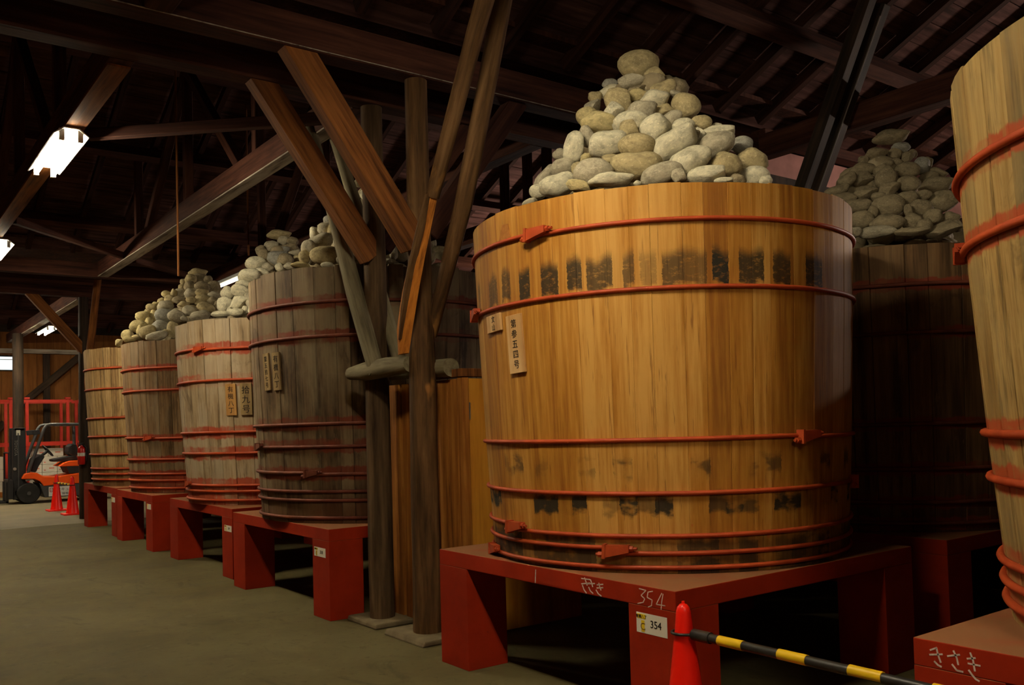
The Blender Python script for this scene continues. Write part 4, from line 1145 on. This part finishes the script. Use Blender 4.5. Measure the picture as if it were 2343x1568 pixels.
part('tilt_cylinder', G().tube([(fx(60), .12, fz(1100)), (fx(86), .12, fz(1090))], .03, 10), M_METAL, fk)
part('fork_carriage', G().box((fx(22), .10, .12), (fx(33), .85, .55)), M_BLACKP, fk, bevel=.01)
for yy in (.2, .64): part('fork', G().box((fx(-75), yy, .03), (fx(24), yy + .11, .075)).box((fx(18), yy, .03), (fx(24), yy + .11, .5)), M_BLACKP, fk)
part('load_backrest', G().tube([(fx(24), .12, .5), (fx(24), .12, 1.15), (fx(24), .83, 1.15), (fx(24), .83, .5)], .02, 8), M_BLACKP, fk)
hl = part('headlamp', G().prism(PX([(74, 984), (90, 982.5), (92, 993), (76, 995.5)]), .0, .10), M_BLACKP, fk, bevel=.01)
part('headlamp', G().prism(PX([(74, 984), (90, 982.5), (92, 993), (76, 995.5)]), W_ - .10, W_), M_BLACKP, fk, bevel=.01)
def wheel(xc, yc, r, wd):
    o = part('wheel', G().lathe([(r * .55, -wd/2), (r * .93, -wd/2), (r, -wd/2 + .03), (r, wd/2 - .03), (r * .93, wd/2), (r * .55, wd/2)], 36), M_TYRE, fk, smooth=35, loc=(xc, yc, r + .004), rot=(PI/2, 0, 0))
    part('hub', G().lathe([(r * .50, -wd/2 - .002), (r * .45, wd/2 - .03), (r * .2, wd/2 - .02), (r * .18, wd/2 + .02), (.01, wd/2 + .02)], 24), M_GREYPAINT, o, smooth=35)
for yc in (.09, W_ - .09): wheel(fx(65), yc, .232, .20)
for yc in (.10, W_ - .10): wheel(fx(206), yc, .20, .16)
sg = part('company_plate', G().box((fx(109), -.012, fz(1138.5, 135)), (fx(160), .03, fz(1116.5, 135))), M_WHITE, fk)
lg = G()
x0, x1, z0, z1 = fx(111), fx(118.5), fz(1128.5, 115), fz(1119, 115)
for a_, b_ in (((x0, z0), (x1, z0 + .012)), ((x0, z1 - .012), (x1, z1)), ((x0, z0), (x0 + .012, z1)), ((x1 - .012, z0), (x1, z1)), ((x0 + .02, (z0 + z1) / 2 - .006), (x1 - .02, (z0 + z1) / 2 + .006))):
    lg.box((a_[0], -.015, a_[1]), (b_[0], -.012, b_[1]))
part('square_logo', lg, M_STEEL_RED, sg)
link('lettering', text_mesh('カクキュー', .085), sg, M_INK, (fx(141), -.0135, fz(1123.5, 135)), (PI/2, 0, 0))
link('lettering', text_mesh('八丁味噌', .07), sg, M_INK, (fx(138), -.0135, fz(1133.5, 135)), (PI/2, 0, 0))

# ------------------------------------------------------------------ extinguisher, racks, cartons by the end wall
ex = thing('fire_extinguisher', 'red fire extinguisher hung on the dark post beside the forklift', 'extinguisher', (3.375, 17.46, .98))
part('cylinder', G().lathe([(.055, 0), (.062, .012), (.062, .27), (.050, .305), (.024, .325), (.02, .345)], 24), M_EXT, ex, smooth=35)
part('handle', G().box((-.015, -.02, .345), (.015, .02, .375)).box((-.07, -.010, .375), (.04, .010, .388)).box((-.065, -.010, .355), (-.01, .010, .365)), M_BLACKP, ex)
part('hose', G().tube([(.03, 0, .35), (.075, -.01, .30), (.082, -.015, .18), (.075, -.01, .06)], .009, 8), M_BLACKP, ex, smooth=60)
part('printed_band', G().lathe([(.0626, .15), (.0626, .21)], 24), M_PAPER, ex, smooth=35)
part('hook', G().box((-.01, .055, .22), (.01, .10, .26)), M_METAL, ex)
def rack(x0, x1, label):
    t = thing('steel_rack', label, 'rack', (0, 25.5, 0), 'red steel racks along the end wall')
    for x in (x0, x1):
        for y in (0, .9): part('upright', G().box((x - .035, y, 0), (x + .035, y + .07, 2.45)), M_STEEL_RED, t)
    for y in (0, .9):
        part('top_rail', G().box((x0 - .12, y + .01, 2.37), (x1 + .12, y + .06, 2.44)), M_STEEL_RED, t)
        part('lower_rail', G().box((x0 - .06, y - .012, 1.26), (x1 + .32, y - .001, 1.36)), M_STEEL_RED, t)
    for x in (x0, x1): part('foot_plate', G().box((x - .06, -.02, 2.452), (x + .06, .11, 2.50)), M_STEEL_RED, t)
    return t
rack(3.68, 4.62, 'red steel rack standing behind the forklift guard')
rack(2.2, 3.32, 'red steel rack behind the forklift mast')
rack(4.99, 6.2, 'red steel rack mostly hidden behind the tan vat')
def carton(x0, x1, z0, z1, label, y=25.62, dy=.45):
    o = thing('carton', label, 'carton', ((x0 + x1) / 2, y, z0), 'white cartons stacked behind the forklift')
    hx = (x1 - x0) / 2 - .004; h = z1 - z0 - .004
    part('box_body', G().box((-hx, 0, 0), (hx, dy, h)), M_CARTON, o, bevel=.008)
    part('print', G().box((-hx * .1, -.002, h * .45), (hx * .6, -.0004, h * .58)).box((-hx * .8, -.002, h * .22), (-hx * .55, -.0004, h * .34)), M_CARTON_PRINT, o)
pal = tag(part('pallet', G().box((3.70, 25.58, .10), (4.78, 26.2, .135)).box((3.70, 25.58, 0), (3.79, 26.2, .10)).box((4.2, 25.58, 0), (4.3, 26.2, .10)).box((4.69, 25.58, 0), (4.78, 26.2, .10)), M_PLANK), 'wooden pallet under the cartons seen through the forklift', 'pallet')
rows_ = [(.135, .40), (.40, .58), (.58, .78), (.78, .985), (.985, 1.19)]
for i, (z0, z1) in enumerate(rows_):
    cols_ = ((3.72, 4.03), (4.03, 4.38), (4.38, 4.74)) if i < 4 else ((3.80, 4.17), (4.17, 4.53))
    for j, (a_, b_) in enumerate(cols_):
        carton(a_, b_, z0, z1, 'white carton seen through the forklift, layer %s from the pallet, %s from the mast' % (ORD[i], ORD[j]))
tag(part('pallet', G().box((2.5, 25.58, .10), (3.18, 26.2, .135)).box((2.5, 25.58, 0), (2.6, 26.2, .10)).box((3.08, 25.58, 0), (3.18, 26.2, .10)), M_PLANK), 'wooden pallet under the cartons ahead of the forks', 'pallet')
for i, (z0, z1) in enumerate(((.135, .40), (.40, .70), (.70, 1.02))):
    carton(2.52, 3.16, z0, z1, 'white carton ahead of the forks, layer %s from its pallet' % ORD[i])
